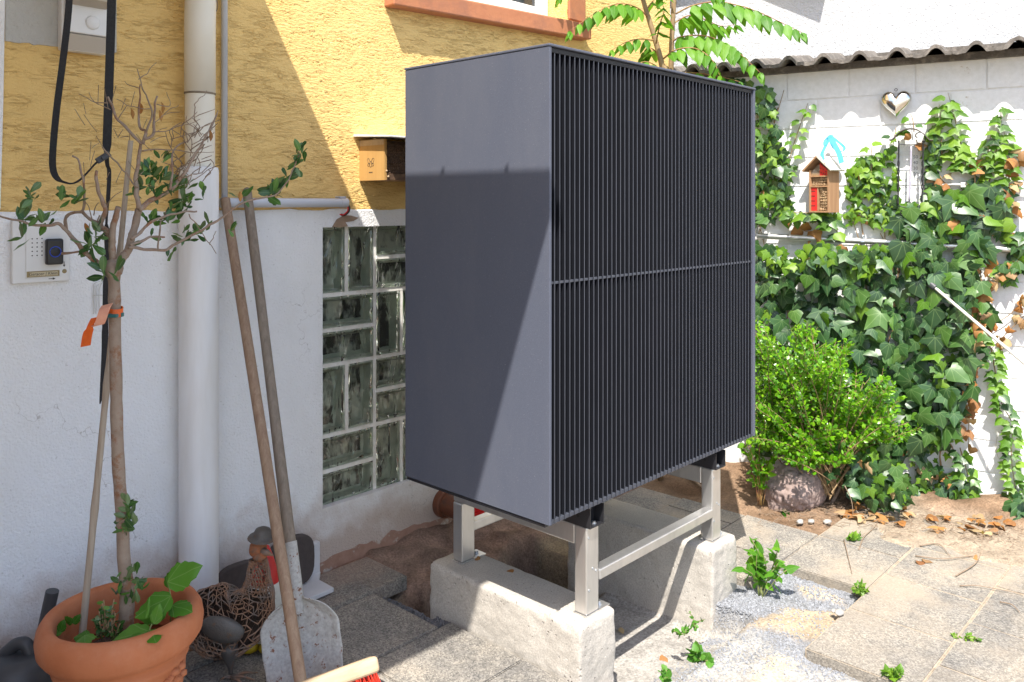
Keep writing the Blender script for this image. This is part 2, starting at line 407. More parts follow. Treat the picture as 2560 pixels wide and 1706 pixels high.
X = dict(
    yellow=mat_yellow(),
    white=mat_white_render('white_fine_render'),
    neigh=mat_white_render('white_smooth_render', (0.55, 0.56, 0.58), (0.50, 0.51, 0.53), 1.0, 80, False),
    patch=mat_white_render('grey_overpaint', (0.52, 0.51, 0.48), (0.42, 0.41, 0.38), 0.7, 60, False),
    block=mat_patches('whitewashed_block', (0.74, 0.74, 0.74), (0.66, 0.66, 0.65), (0.46, 0.40, 0.34), 17, 0.655, 0.71, 0.9),
    mortar=M('painted_joint', (0.66, 0.64, 0.60), (0.74, 0.73, 0.70), 20, rough=0.95),
    sand=mat_patches('red_sandstone', (0.46, 0.185, 0.085), (0.40, 0.15, 0.07), (0.34, 0.14, 0.075), 5, 0.48, 0.62, 0.85),
    plaster=M('bare_plaster', (0.34, 0.24, 0.17), (0.26, 0.18, 0.12), 30, bs=0.5),
    pvcw=M('white_plastic', (0.72, 0.71, 0.66), (0.66, 0.64, 0.57), 3, rough=0.4),
    pvcy=M('cream_pipe_paint', (0.76, 0.72, 0.62), (0.70, 0.65, 0.54), 3, rough=0.5, bs=0.05),
    pipew=M('white_pipe_paint', (0.84, 0.85, 0.86), (0.72, 0.71, 0.69), 9, rough=0.55, stretch=(1, 1, 0.15), bs=0.15),
    pvcg=M('grey_plastic_pipe', (0.54, 0.56, 0.60), (0.48, 0.50, 0.54), 3, rough=0.42),
    seam=M('grimy_seam', (0.16, 0.13, 0.09), (0.25, 0.2, 0.14), 20),
    lamp=M('lamp_plastic', (0.76, 0.76, 0.75), (0.70, 0.70, 0.68), 3, rough=0.45),
    lampb=M('lamp_beige', (0.50, 0.45, 0.38), (0.46, 0.41, 0.34), 3, rough=0.5),
    black=M('black_webbing', (0.012, 0.012, 0.013), (0.022, 0.022, 0.024), 200, rough=0.85),
    blackp=M('black_plastic', (0.015, 0.015, 0.016), (0.02, 0.02, 0.022), 20, rough=0.35),
    blackm=M('black_steel', (0.012, 0.012, 0.014), (0.02, 0.02, 0.024), 20, rough=0.45),
    blue=M('blue_ring', (0.0, 0.06, 0.55), (0.0, 0.05, 0.5), 4, rough=0.3),
    brass=M('tan_name_strip', (0.30, 0.23, 0.10), (0.26, 0.2, 0.09), 20, rough=0.4),
    paper=M('paper_tag', (0.55, 0.47, 0.31), (0.5, 0.43, 0.28), 20),
    ink=M('dark_ink', (0.02, 0.018, 0.015), (0.03, 0.025, 0.02), 20),
    side=mat_side(),
    ledge=M('dark_ledge', (0.050, 0.055, 0.072), (0.045, 0.05, 0.065), 40, rough=0.5),
    slat=M('black_slat', (0.0085, 0.0092, 0.0130), (0.0070, 0.0078, 0.011), 12, rough=0.45, spec=0.35),
    core=M('black_core', (0.006, 0.006, 0.007), (0.005, 0.005, 0.006), 12, rough=0.7),
    steel=M('brushed_stainless', (0.68, 0.67, 0.655), (0.55, 0.54, 0.525), 14, rough=0.36, metal=0.85, rvar=0.2, stretch=(1, 1, 0.3)),
    galv=M('galvanised_tube', (0.62, 0.62, 0.60), (0.50, 0.50, 0.48), 40, rough=0.36, metal=0.8),
    zinc=M('zinc_bolt', (0.62, 0.64, 0.66), (0.5, 0.52, 0.54), 40, rough=0.3, metal=0.9),
    conc=mat_concrete('cast_concrete', (0.52, 0.48, 0.425), (0.43, 0.395, 0.35)),
    paver=mat_paver(), ground=mat_ground(),
    joint=M('paving_joint', (0.40, 0.33, 0.25), (0.26, 0.21, 0.155), 40),
    terra=mat_patches('terracotta', (0.46, 0.155, 0.062), (0.40, 0.125, 0.046), (0.48, 0.20, 0.105), 5, 0.48, 0.78, 0.8),
    terrad=M('dark_terracotta', (0.36, 0.10, 0.04), (0.3, 0.08, 0.03), 7, rough=0.75),
    soil=M('potting_soil', (0.045, 0.028, 0.018), (0.09, 0.06, 0.04), 60, bs=0.9, bscale=120, bdist=0.01),
    bark=mat_patches('grey_bark', (0.235, 0.17, 0.125), (0.30, 0.235, 0.18), (0.22, 0.105, 0.055), 16, 0.52, 0.62, 0.9),
    twig=M('dry_twig', (0.26, 0.19, 0.13), (0.20, 0.14, 0.095), 40),
    gstem=M('green_stem', (0.16, 0.2, 0.06), (0.2, 0.18, 0.07), 30),
    bstem=M('brown_stem', (0.22, 0.14, 0.07), (0.3, 0.2, 0.1), 30),
    rstem=M('reddish_stalk', (0.26, 0.10, 0.05), (0.3, 0.2, 0.06), 30),
    bamboo=mat_wood('weathered_bamboo', (0.52, 0.46, 0.38), (0.30, 0.22, 0.15), 'Z'),
    wgrey=mat_wood('grey_handle_wood', (0.30, 0.245, 0.19), (0.17, 0.135, 0.105), 'Z', 0.8, 40),
    wbrown=mat_wood('brown_handle_wood', (0.36, 0.255, 0.17), (0.22, 0.13, 0.085), 'Z', 0.7, 40),
    whead=mat_wood('pale_broom_wood', (0.58, 0.44, 0.29), (0.46, 0.33, 0.2), 'X', 0.7, 30),
    honey=mat_wood('honey_wood', (0.55, 0.33, 0.12), (0.46, 0.26, 0.085), 'Z', 0.6, 12),
    oldw=mat_wood('weathered_brown_wood', (0.42, 0.25, 0.13), (0.26, 0.14, 0.075), 'Z', 0.8, 24),
    roofw=mat_patches('flaking_white_paint', (0.66, 0.63, 0.55), (0.58, 0.54, 0.46), (0.3, 0.24, 0.18), 30, 0.56, 0.62),
    reed=M('reed_tube', (0.42, 0.29, 0.16), (0.30, 0.19, 0.1), 60),
    reedd=M('dark_reed', (0.15, 0.085, 0.045), (0.08, 0.045, 0.028), 50),
    redp=M('red_paint', (0.62, 0.02, 0.02), (0.50, 0.018, 0.016), 12, rough=0.5),
    redk=M('red_plastic', (0.70, 0.012, 0.015), (0.6, 0.01, 0.012), 12, rough=0.4),
    yelp=M('yellow_paint', (0.62, 0.44, 0.012), (0.5, 0.33, 0.01), 12, rough=0.55),
    bristle=M('red_bristle', (0.66, 0.045, 0.02), (0.52, 0.03, 0.015), 80, rough=0.45),
    orange=M('orange_ribbon', (0.72, 0.13, 0.015), (0.6, 0.09, 0.01), 60, rough=0.5),
    pink=M('pale_ribbon_back', (0.72, 0.36, 0.24), (0.66, 0.3, 0.2), 60, rough=0.6),
    teal=M('teal_plastic', (0.02, 0.13, 0.13), (0.015, 0.1, 0.1), 12, rough=0.4),
    cyan=M('sky_blue_ribbon', (0.09, 0.37, 0.49), (0.05, 0.27, 0.40), 20, rough=0.35),
    anth=M('dark_grey_plastic', (0.055, 0.058, 0.065), (0.045, 0.048, 0.054), 12, rough=0.5),
    rust=mat_patches('rusted_iron', (0.24, 0.14, 0.09), (0.30, 0.165, 0.095), (0.17, 0.14, 0.12), 22, 0.45, 0.6, 0.75, 0.1),
    hollowd=M('hollow_shade', (0.028, 0.018, 0.013), (0.045, 0.028, 0.02), 30),
    rusto=mat_patches('orange_rust', (0.34, 0.12, 0.045), (0.26, 0.1, 0.045), (0.15, 0.09, 0.06), 30, 0.5, 0.62, 0.8, 0.1),
    iron=mat_patches('dull_iron', (0.10, 0.095, 0.09), (0.13, 0.12, 0.11), (0.17, 0.10, 0.06), 26, 0.55, 0.66, 0.6, 0.5),
    caked=mat_patches('cement_caked_steel', (0.48, 0.47, 0.44), (0.34, 0.33, 0.31), (0.20, 0.08, 0.04), 48, 0.575, 0.62, 0.9),
    china=mat_patches('white_glaze', (0.66, 0.65, 0.60), (0.6, 0.58, 0.52), (0.30, 0.27, 0.22), 40, 0.64, 0.68, 0.35),
    brown=M('dark_brown_pad', (0.075, 0.058, 0.052), (0.06, 0.046, 0.042), 60, rough=0.85, bs=0.4, bscale=300),
    shelf=M('white_resin', (0.62, 0.61, 0.62), (0.54, 0.53, 0.54), 10, rough=0.6),
    copper=mat_patches('brown_drain_pipe', (0.19, 0.065, 0.03), (0.15, 0.05, 0.026), (0.10, 0.05, 0.035), 14, 0.5, 0.65, 0.45),
    tile=mat_patches('weathered_roof_tile', (0.085, 0.075, 0.065), (0.14, 0.125, 0.11), (0.21, 0.185, 0.16), 18, 0.5, 0.62, 0.9),
    rock=mat_patches('porous_red_stone', (0.34, 0.255, 0.225), (0.26, 0.19, 0.168), (0.17, 0.125, 0.11), 30, 0.50, 0.62, 0.95),
    silver=M('polished_metal', (0.72, 0.70, 0.66), (0.55, 0.52, 0.46), 9, rough=0.16, metal=1.0, rvar=0.15, lo=0.45, hi=0.7),
    clear=M('thin_wire', (0.6, 0.6, 0.58), (0.5, 0.5, 0.5), 9, rough=0.3, metal=0.6),
    frame=M('window_paint', (0.80, 0.79, 0.76), (0.76, 0.75, 0.72), 5, rough=0.4),
    pane=M('dark_window_glass', (0.03, 0.035, 0.04), (0.02, 0.025, 0.03), 3, rough=0.06, spec=0.8),
    gblock=mat_glassblock(),
    gdark=M('painted_room_dark', (0.045, 0.042, 0.036), (0.60, 0.61, 0.53), 13, rough=0.25, lo=0.44, hi=0.56, stretch=(1, 1, 0.5)),
    gside=M('glass_block_side', (0.40, 0.44, 0.36), (0.56, 0.60, 0.51), 26, rough=0.3, stretch=(1, 1, 0.4)),
    gback=M('block_back_rim', (0.62, 0.65, 0.56), (0.48, 0.52, 0.43), 20, rough=0.3),
    grout=M('block_grout', (0.82, 0.81, 0.77), (0.68, 0.65, 0.58), 25, bs=0.4, bscale=200),
    stone=M('gravel_chip', (0.30, 0.31, 0.33), (0.20, 0.205, 0.22), 90, lo=0.3, hi=0.7),
    dirt=M('dry_dirt', (0.30, 0.21, 0.13), (0.17, 0.11, 0.07), 30),
    wcoat=M('white_coated_rod', (0.70, 0.69, 0.64), (0.62, 0.6, 0.55), 30, rough=0.4),
    cord=M('red_black_cable', (0.35, 0.01, 0.01), (0.02, 0.015, 0.015), 60),
    glass=M('tube_glass', (0.42, 0.40, 0.48), (0.36, 0.34, 0.42), 10, rough=0.1, spec=0.8),
    bonec=M('underside_concrete', (0.30, 0.28, 0.25), (0.25, 0.23, 0.2), 10),
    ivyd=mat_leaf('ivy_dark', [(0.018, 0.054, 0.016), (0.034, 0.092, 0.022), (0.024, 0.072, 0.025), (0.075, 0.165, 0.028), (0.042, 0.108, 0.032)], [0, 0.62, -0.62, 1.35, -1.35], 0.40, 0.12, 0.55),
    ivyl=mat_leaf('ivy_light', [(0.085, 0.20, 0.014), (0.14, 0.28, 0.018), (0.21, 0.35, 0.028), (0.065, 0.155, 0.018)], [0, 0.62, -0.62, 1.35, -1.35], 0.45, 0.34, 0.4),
    ivyo=mat_leaf('ivy_dry', [(0.36, 0.15, 0.045), (0.46, 0.24, 0.09), (0.24, 0.10, 0.04), (0.46, 0.33, 0.19)], [0, 0.62, -0.62], 0.7, 0.2, 0.25, (0.4, 0.25, 0.12)),
    boxl=mat_leaf('box_leaf', [(0.095, 0.27, 0.008), (0.15, 0.36, 0.010), (0.24, 0.45, 0.02), (0.075, 0.22, 0.010)], None, 0.28, 0.32, 0.6),
    ail=mat_leaf('compound_leaf', [(0.065, 0.20, 0.012), (0.10, 0.27, 0.016), (0.15, 0.33, 0.025)], [0], 0.5, 0.4, 0.35),
    olive=mat_leaf('leathery_leaf', [(0.025, 0.080, 0.020), (0.045, 0.13, 0.025), (0.11, 0.25, 0.04), (0.12, 0.17, 0.08), (0.06, 0.15, 0.03)], [0], 0.35, 0.15, 0.5),
    weed=mat_leaf('weed_leaf', [(0.045, 0.16, 0.012), (0.07, 0.21, 0.016), (0.10, 0.25, 0.03)], [0, 0.7, -0.7], 0.5, 0.25, 0.35),
    dullw=mat_leaf('dusty_leaf', [(0.14, 0.22, 0.06), (0.18, 0.25, 0.09), (0.12, 0.2, 0.05)], None, 0.6, 0.2, 0.3),
)

# ================================================================== GROUND
def smooth01(a, b, x):
    t = max(0.0, min(1.0, (x - a) / (b - a))); return t * t * (3 - 2 * t)
def rect(x, y, x0, x1, y0, y1, s=0.04):
    return min(smooth01(x0 - s, x0 + s, x), 1 - smooth01(x1 - s, x1 + s, x), smooth01(y0 - s, y0 + s, y), 1 - smooth01(y1 - s, y1 + s, y))
def lerp3(a, b, t): return tuple(p + (q - p) * t for p, q in zip(a, b))
def ground_at(x, y):
    h = -0.035; c = (0.30, 0.24, 0.17)
    n1 = noise.noise(Vector((x * 5, y * 5, 0.3))); n2 = noise.noise(Vector((x * 14, y * 14, 1.7)))
    def lay(k, hh, cc):
        nonlocal h, c
        h = h + (hh - h) * k; c = lerp3(c, cc, k)
    if -8 < x < 8 and -6 < y < 6: pass
    else: return -0.02, (0.40, 0.37, 0.32)
    xw = x + 0.03 * n1; yw = y + 0.03 * n1
    # pulled-up paving: fine grey chippings with sand in it
    k = max(rect(xw, yw, 1.99, 3.035, 1.05, 1.60), rect(xw, yw, 1.6, 2.51, 0.3, 1.2))
    lay(k, 0.004 + 0.012 * n1 + 0.006 * n2, (0.24, 0.245, 0.255))
    pale = rect(xw, yw, 1.9, 2.50, 0.4, 1.5, 0.10)
    lay(pale * 0.9, h, (0.42, 0.395, 0.355))
    # sand heap
    dx = (x - 2.66) * 0.77 + (y - 1.19) * -0.64; dy = (x - 2.66) * 0.64 + (y - 1.19) * 0.77
    n3 = noise.noise(Vector((x * 26, y * 26, 7.7)))
    sd = 1 - smooth01(0.45, 1.15, math.sqrt((dx / 0.27) ** 2 + (dy / 0.10) ** 2) + 0.9 * n1 + 0.45 * n2 + 0.3 * n3)
    lay(sd * 0.85, 0.014 + 0.010 * n1, (0.47, 0.36, 0.235))
    s2 = 1 - smooth01(0.5, 1.0, math.sqrt(((x - 2.93) / 0.06) ** 2 + ((y - 1.22) / 0.12) ** 2) + 0.3 * n2)
    lay(s2, 0.018, (0.60, 0.47, 0.31))
    s3 = 1 - smooth01(0.5, 1.0, math.sqrt(((x - 2.37) / 0.14) ** 2 + ((y - 1.12) / 0.07) ** 2) + 0.4 * n1)
    lay(s3, h + 0.006, (0.58, 0.47, 0.33))
    # trench slab between the two bases
    k = rect(x, y, 2.025, 2.60, 1.32, 1.95, 0.02)
    lay(k, -0.105 + 0.05 * (1 - smooth01(1.25, 1.5, y)), (0.40, 0.375, 0.34))
    # dug-out pit against the house
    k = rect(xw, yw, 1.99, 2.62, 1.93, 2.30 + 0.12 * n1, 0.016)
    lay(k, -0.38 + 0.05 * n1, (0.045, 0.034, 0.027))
    # red rubble ledge of the footing
    k = rect(xw, yw, 1.93, 4.2, 2.30 + 0.05 * n1, 2.9, 0.03)
    lay(k, 0.005 + 0.05 * smooth01(2.40, 2.56, y) + 0.03 * n1 + 0.02 * n2, lerp3((0.34, 0.225, 0.17), (0.22, 0.15, 0.115), 0.5 + n2))
    k = rect(xw, yw, 1.2, 1.95, 2.52, 2.9, 0.03)
    lay(k, 0.045 + 0.02 * n1, (0.34, 0.20, 0.14))
    # dark chippings beside the left base
    k = rect(xw, yw, 1.78, 1.90, 1.97, 2.34, 0.02)
    lay(k, 0.028 + 0.01 * n2, (0.11, 0.11, 0.115))
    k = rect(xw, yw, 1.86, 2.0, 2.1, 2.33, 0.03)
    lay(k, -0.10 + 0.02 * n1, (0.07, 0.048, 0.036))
    # planting bed under the ivy
    k = max(rect(xw, yw, 3.40, 5.0, 1.40, 3.0, 0.05), smooth01(3.78, 3.95, x + 0.08 * n1) * rect(x, y, 3.0, 5, -4, 3))
    lay(k, 0.022 + 0.03 * n1 + 0.012 * n2 + 0.05 * smooth01(3.7, 4.3, x), lerp3((0.14, 0.085, 0.05), (0.30, 0.20, 0.13), 0.5 + 0.8 * n1))
    k = rect(xw + 0.12 * n1 + 0.05 * n2, yw + 0.1 * n1, 3.50, 4.05, -3.0, 1.33, 0.10)
    lay(k, 0.0345 + 0.007 * n2 + 0.006 * n1 - 0.02 * (1 - k), (0.35, 0.28, 0.208))
    return h, c
xs = [-60, -25, -10, -5, -2.5, -1.2, -0.4] + [0.1 + 0.0165 * i for i in range(280)] + [5.0, 6, 9, 20, 60]
ys = [-60, -25, -10, -5, -2.5, -1.2, -0.4] + [0.1 + 0.0165 * i for i in range(166)] + [3.2, 6, 20, 60]
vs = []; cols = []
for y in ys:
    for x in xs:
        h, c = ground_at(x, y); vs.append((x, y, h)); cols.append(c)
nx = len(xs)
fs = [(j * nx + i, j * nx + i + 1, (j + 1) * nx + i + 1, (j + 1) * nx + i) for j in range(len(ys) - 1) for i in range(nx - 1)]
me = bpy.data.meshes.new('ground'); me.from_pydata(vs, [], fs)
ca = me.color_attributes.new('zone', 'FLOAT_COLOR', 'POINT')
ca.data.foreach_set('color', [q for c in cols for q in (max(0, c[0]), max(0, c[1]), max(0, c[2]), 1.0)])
me.polygons.foreach_set('use_smooth', [True] * len(me.polygons))
me.materials.append(X['ground'])
ground = inst('ground', me, Matrix.Identity(4)); tag(ground, 'sandy earth and chippings of the yard around the paving', 'ground', None, 'structure')

# paving: every slab its own object
pave = bpy.data.objects.new('pavement', None); link(pave); pave['kind'] = 'structure'; pave['label'] = 'weathered grey paving of the yard'
_slab = {}
def slab(x0, x1, y0, y1, z, tilt=0.003):
    g = 0.0022
    key = (round(x1 - x0, 3), round(y1 - y0, 3))
    if key not in _slab:
        b = MB(); b.box((0, 0, -0.025), (key[0] - 2 * g, key[1] - 2 * g, 0.05))
        me = b.mesh('paving_slab', X['paver']); bm = bmesh.new(); bm.from_mesh(me)
        bmesh.ops.recalc_face_normals(bm, faces=bm.faces)
        bmesh.ops.bevel(bm, geom=[e for e in bm.edges if max(v.co.z for v in e.verts) > -0.02], offset=0.0035, segments=2, affect='EDGES')
        bm.to_mesh(me); bm.free(); _slab[key] = me
    q = Matrix.Translation(((x0 + x1) / 2, (y0 + y1) / 2, z + U(-0.0015, 0.0015))) @ Matrix.Rotation(U(-tilt, tilt), 4, 'X') @ Matrix.Rotation(U(-tilt, tilt), 4, 'Y')
    inst('paving_slab', _slab[key], q, pave)
def row(y0, y1, joints, z):
    for a, b in zip(joints, joints[1:]): slab(a, b, y0, y1, z)
def joints(start, end, pitch=0.345):
    r = [start]
    while r[-1] + pitch < end - 0.1: r.append(round(r[-1] + pitch, 4))
    return r + [end]
def jback(last, n, pitch=0.345): return [round(last - pitch * i, 4) for i in range(n, -1, -1)]
row(2.33, 2.575, jback(1.945, 6), 0.058)
row(1.99, 2.33, jback(1.79, 6), 0.046)
row(1.665, 1.99, jback(1.838, 6, 0.34), 0.046)
row(1.335, 1.665, jback(1.838, 1, 0.165)[:1] + [1.838], 0.044)
row(1.335, 1.665, jback(1.673, 5), 0.044)
row(1.00, 1.335, jback(1.60, 5), 0.042)
row(0.67, 1.00, jback(1.50, 5), 0.040)
row(1.416, 1.745, [2.80, 3.05, 3.40], 0.028)
row(1.745, 2.07, [2.80, 2.92, 3.265, 3.40], 0.026)
row(2.07, 2.31, [2.80, 3.10, 3.40], 0.022)
row(1.087, 1.416, [3.022, 3.388, 3.735, 3.9], 0.030)
row(0.758, 1.087, [2.497, 2.85, 3.20, 3.55, 3.86], 0.030)
row(0.43, 0.758, [1.99, 2.335, 2.68, 3.025, 3.37, 3.715, 4.0], 0.030)
row(0.10, 0.43, [1.48, 1.825, 2.17, 2.515, 2.86, 3.205, 3.55, 3.895, 4.1], 0.030)
for i in range(4):
    row(-0.23 - 0.33 * i, 0.10 - 0.33 * i, joints(0.35 + (i % 2) * 0.17, 4.1), 0.030)

def bedding(x0, x1, y0, y1, z):
    b = MB(); b.bb(x0, x1, y0, y1, z - 0.03, z); b.build('joint_sand', X['joint'], pave)
bedding(-0.45, 1.780, 2.0, 2.57, 0.0425); bedding(-0.45, 1.832, 0.68, 1.992, 0.0372)
bedding(2.81, 3.39, 1.42, 2.30, 0.0195); bedding(3.025, 3.89, 1.0875, 1.4155, 0.0272); bedding(2.50, 3.85, 0.7585, 1.0868, 0.0274); bedding(1.995, 3.99, 0.4305, 0.7578, 0.0273); bedding(1.49, 4.09, 0.105, 0.431, 0.0238); bedding(0.36, 4.09, -1.2, 0.102, 0.0236)
# loose chippings: nobody could count them
def chip_mesh(spots, lo, hi, seed, zoff=0.0):
    r = random.Random(seed); b = MB()
    base = [Vector(p) for p in ((1, 0, -.4), (-.5, .87, -.4), (-.5, -.87, -.4), (0.1, 0, .7), (.6, .6, .3), (-.7, 0, .35))]
    fcs = [(0, 1, 4), (1, 5, 4), (4, 5, 3), (0, 4, 3), (0, 3, 2), (2, 3, 5), (1, 2, 5), (0, 2, 1)]
    for (x, y) in spots:
        s = r.uniform(lo, hi); q = Quaternion((r.gauss(0, 1), r.gauss(0, 1), r.gauss(0, 1), r.gauss(0, 1))).normalized()
        z = ground_at(x, y)[0] + s * 0.2 + zoff
        b.add([Vector((x, y, z)) + q @ Vector((p.x * s, p.y * s * r.uniform(.6, 1), p.z * s * .8)) for p in base], fcs)
    return b
spots = []
while len(spots) < 9000:
    x, y = U(2.0, 3.03), U(0.85, 1.47)
    if not (rect(x, y, 2.03, 3.02, 1.09, 1.46, 0.02) > .5 or rect(x, y, 2.03, 2.49, 0.75, 1.2, 0.02) > .5): continue
    dens = 0.55 + 0.9 * noise.noise(Vector((x * 6, y * 6, 4)))
    if x < 2.45: dens *= 0.45
    dx = (x - 2.66) * 0.77 + (y - 1.19) * -0.64; dy = (x - 2.66) * 0.64 + (y - 1.19) * 0.77
    if math.sqrt((dx / 0.27) ** 2 + (dy / 0.10) ** 2) + 0.9 * noise.noise(Vector((x * 5, y * 5, 0.3))) < .8: dens *= 0.16
    if U(0, 1) < dens: spots.append((x, y))
gv = chip_mesh(spots, 0.0022, 0.0058, 3).build('gravel', X['stone']); tag(gv, 'fine blue-grey chippings spilled around the right concrete base', 'gravel', None, 'stuff')
spots = [(U(1.80, 1.885), U(2.0, 2.32)) for _ in range(700)]
gv2 = chip_mesh(spots, 0.003, 0.008, 4).build('dark_gravel', M('dark_chip', (0.10, 0.10, 0.11), (0.16, 0.16, 0.17), 90)); tag(gv2, 'dark chippings in the slot beside the left concrete base', 'gravel', None, 'stuff')

# ================================================================== HOUSE
house = thing('house', (1.5, WALL_Y, 0), 'house with yellow rubbed render above a white plinth', 'house')
def holed(b, x0, x1, z0, z1, holes, y, thick, cuts=()):
    gx = sorted({x0, x1, *[h[0] for h in holes], *[h[1] for h in holes]}); gz = sorted({z0, z1, *[h[2] for h in holes], *[h[3] for h in holes]})
    inh = lambda x, z: any(h[0] < x < h[1] and h[2] < z < h[3] for h in holes)
    for a, c in zip(gx, gx[1:]):
        for d, e in zip(gz, gz[1:]):
            if not inh((a + c) / 2, (d + e) / 2):
                b.add([(a, y, d), (c, y, d), (c, y, e), (a, y, e)], [(0, 1, 2, 3)])
    for (a, c, d, e) in holes:
        t = y + thick
        b.add([(a, y, d), (c, y, d), (c, t, d), (a, t, d)], [(0, 3, 2, 1)]); b.add([(a, y, e), (c, y, e), (c, t, e), (a, t, e)], [(0, 1, 2, 3)])
        b.add([(a, y, d), (a, y, e), (a, t, e), (a, t, d)], [(0, 3, 2, 1)]); b.add([(c, y, d), (c, y, e), (c, t, e), (c, t, d)], [(0, 1, 2, 3)])
    b.add([(x1, y, z0), (x1, y + 0.6, z0), (x1, y + 0.6, z1), (x1, y, z1)], [(0, 1, 2, 3)])
    b.add([(x0, y, z1), (x1, y, z1), (x1, y + 4, z1), (x0, y + 4, z1)], [(0, 1, 2, 3)])
WX0, WX1, WZ0, WZ1 = 2.18, 3.19, 2.29, 3.55
# the part near the eye is a fine grid so that the rubbed furrows are real relief
AX0, AX1, AZ1 = 0.70, 3.60, 2.46
b = MB(); holed(b, -4.0, 4.13, 1.385, 5.6, [(WX0, WX1, WZ0, WZ1), (AX0, AX1, 1.385, AZ1)], WALL_Y, 0.17)
b.f = [f for f in b.f if not (all(abs(b.v[k].x - AX0) < 1e-6 or abs(b.v[k].x - AX1) < 1e-6 or b.v[k].y > WALL_Y + .01 or abs(b.v[k].z - AZ1) < 1e-6 or abs(b.v[k].z - 1.385) < 1e-6 for k in f) and any(b.v[k].y > WALL_Y + .16 and (abs(b.v[k].x - AX0) < 1e-6 or abs(b.v[k].x - AX1) < 1e-6) for k in f))]
b.uv = [None] * len(b.f); b.mi = [0] * len(b.f)
b.build('upper_wall', X['yellow'], house)
st_g = 0.0036; gxn = int((AX1 - AX0) / st_g); gzn = int((AZ1 - 1.385) / st_g)
gvs = [(AX0 + (AX1 - AX0) * i / gxn, WALL_Y, 1.385 + (AZ1 - 1.385) * j / gzn) for j in range(gzn + 1) for i in range(gxn + 1)]
gfs = []
for j in range(gzn):
    zc_ = 1.385 + (AZ1 - 1.385) * (j + .5) / gzn
    for i in range(gxn):
        xc_ = AX0 + (AX1 - AX0) * (i + .5) / gxn
        if WX0 < xc_ < WX1 and zc_ > WZ0: continue
        k = j * (gxn + 1) + i; gfs.append((k, k + 1, k + gxn + 2, k + gxn + 1))
gme = bpy.data.meshes.new('render_coat'); gme.from_pydata(gvs, [], gfs); gme.polygons.foreach_set('use_smooth', [True] * len(gfs)); gme.materials.append(X['yellow']); gme.update()
inst('render_coat', gme, Matrix.Identity(4), house)
GX0, GX1, GZ0, GZ1 = 1.757, 2.545, 0.283, 1.322
b = MB(); holed(b, -4.0, 4.128, 0.052, 1.383, [(GX0, GX1, GZ0, GZ1)], WALL_Y - 0.006, 0.10)
# ragged upper lip of the plinth coat
vs = []; N = 240
for i in range(N + 1):
    x = -4 + 8.128 * i / N; vs.append((x, WALL_Y - 0.0063, 1.3828)); vs.append((x, WALL_Y - 0.002, 1.388 + 0.009 * noise.noise(Vector((x * 9, 0, 0))) + 0.004 * noise.noise(Vector((x * 31, 0, 0)))))
b.add(vs, [(2 * i, 2 * i + 2, 2 * i + 3, 2 * i + 1) for i in range(N)])
b.build('plinth_wall', X['white'], house)
# broken lower edge of the render and the rough footing under it
b = MB(); vs = []; N = 300
for i in range(N + 1):
    x = -1 + 5.1 * i / N; e = 0.035 * noise.noise(Vector((x * 5, 2, 0))) + 0.018 * noise.noise(Vector((x * 19, 5, 0)))
    vs += [(x, WALL_Y - 0.005, 0.10 + e), (x, WALL_Y - 0.010, 0.085 + e), (x, WALL_Y - 0.012 - 0.02 * abs(noise.noise(Vector((x * 7, 9, 0)))), 0.03), (x, WALL_Y - 0.05, -0.12)]
for i in range(N):
    for k in range(3): b.add([vs[4 * i + k], vs[4 * i + 4 + k], vs[4 * i + 5 + k], vs[4 * i + 1 + k]], [(0, 1, 2, 3)])
b.build('footing', mat_patches('red_rubble', (0.34, 0.20, 0.145), (0.27, 0.15, 0.105), (0.46, 0.40, 0.34), 12, 0.55, 0.62, 0.95), house, True, fix=True)
b = MB(); b.bb(-4, 4.13, WALL_Y + 0.02, WALL_Y + 0.3, -0.4, 0.05); b.build('foundation', X['plaster'], house)
# grey-white overpainted patch, painted door surround at the left
p0, p1 = Wp(12, 112), Wp(139, 121)
b = MB(); n = 26; xs_ = lin(p0.x, 1.02, n)
low = [1.862 + (1.868 - 1.862) * i / n + 0.006 * noise.noise(Vector((i * 0.9, 3, 0))) for i in range(n)]
vs = [(x, WALL_Y - 0.004, z) for x, z in zip(xs_, low)] + [(x, WALL_Y - 0.004, 2.7) for x in xs_] + [(x, WALL_Y + 0.002, z - 0.001) for x, z in zip(xs_, low)]
b.add(vs, [(i, i + 1, n + i + 1, n + i) for i in range(n - 1)] + [(2 * n + i, 2 * n + i + 1, i + 1, i) for i in range(n - 1)])
b.build('overpainted_patch', X['patch'], house)
b = MB()
prof = [(0.40, 1.392), (0.705, 1.392), (0.712, 1.7), (0.718, 2.1), (0.72, 3.2), (0.40, 3.2)]
b.prism(prof, (0, WALL_Y - 0.022, 0), Vector((1, 0, 0)), Vector((0, 0, 1)), Vector((0, 1, 0)), 0.0215); b.build('door_surround', X['white'], house, bevel=0.004)
# window above
tilt = math.atan2(0.047, 1.26)
b = MB(); b.bb(0, 1.262, -0.06, 0.10, 0, 0.088)
for i, v in enumerate(b.v): b.v[i] = Vector((2.048 + v.x, WALL_Y + v.y, 2.187 + v.z + v.x * math.tan(tilt) - (0.012 if v.y < 0 and v.z > 0.05 else 0)))
sill = b.build('window_sill', X['sand'], house, bevel=0.006)
b = MB(); b.bb(3.195, 3.325, WALL_Y - 0.012, WALL_Y + 0.168, 2.325, 3.70); b.build('window_jamb', X['sand'], house, bevel=0.006)
b = MB(); b.bb(2.045, 2.175, WALL_Y - 0.012, WALL_Y + 0.168, 2.285, 3.70); b.build('window_jamb', X['sand'], house, bevel=0.006)
b = MB(); b.bb(2.178, 3.192, WALL_Y - 0.012, WALL_Y + 0.168, 3.55, 3.70); b.build('window_lintel', X['sand'], house, bevel=0.006)
win = MB()
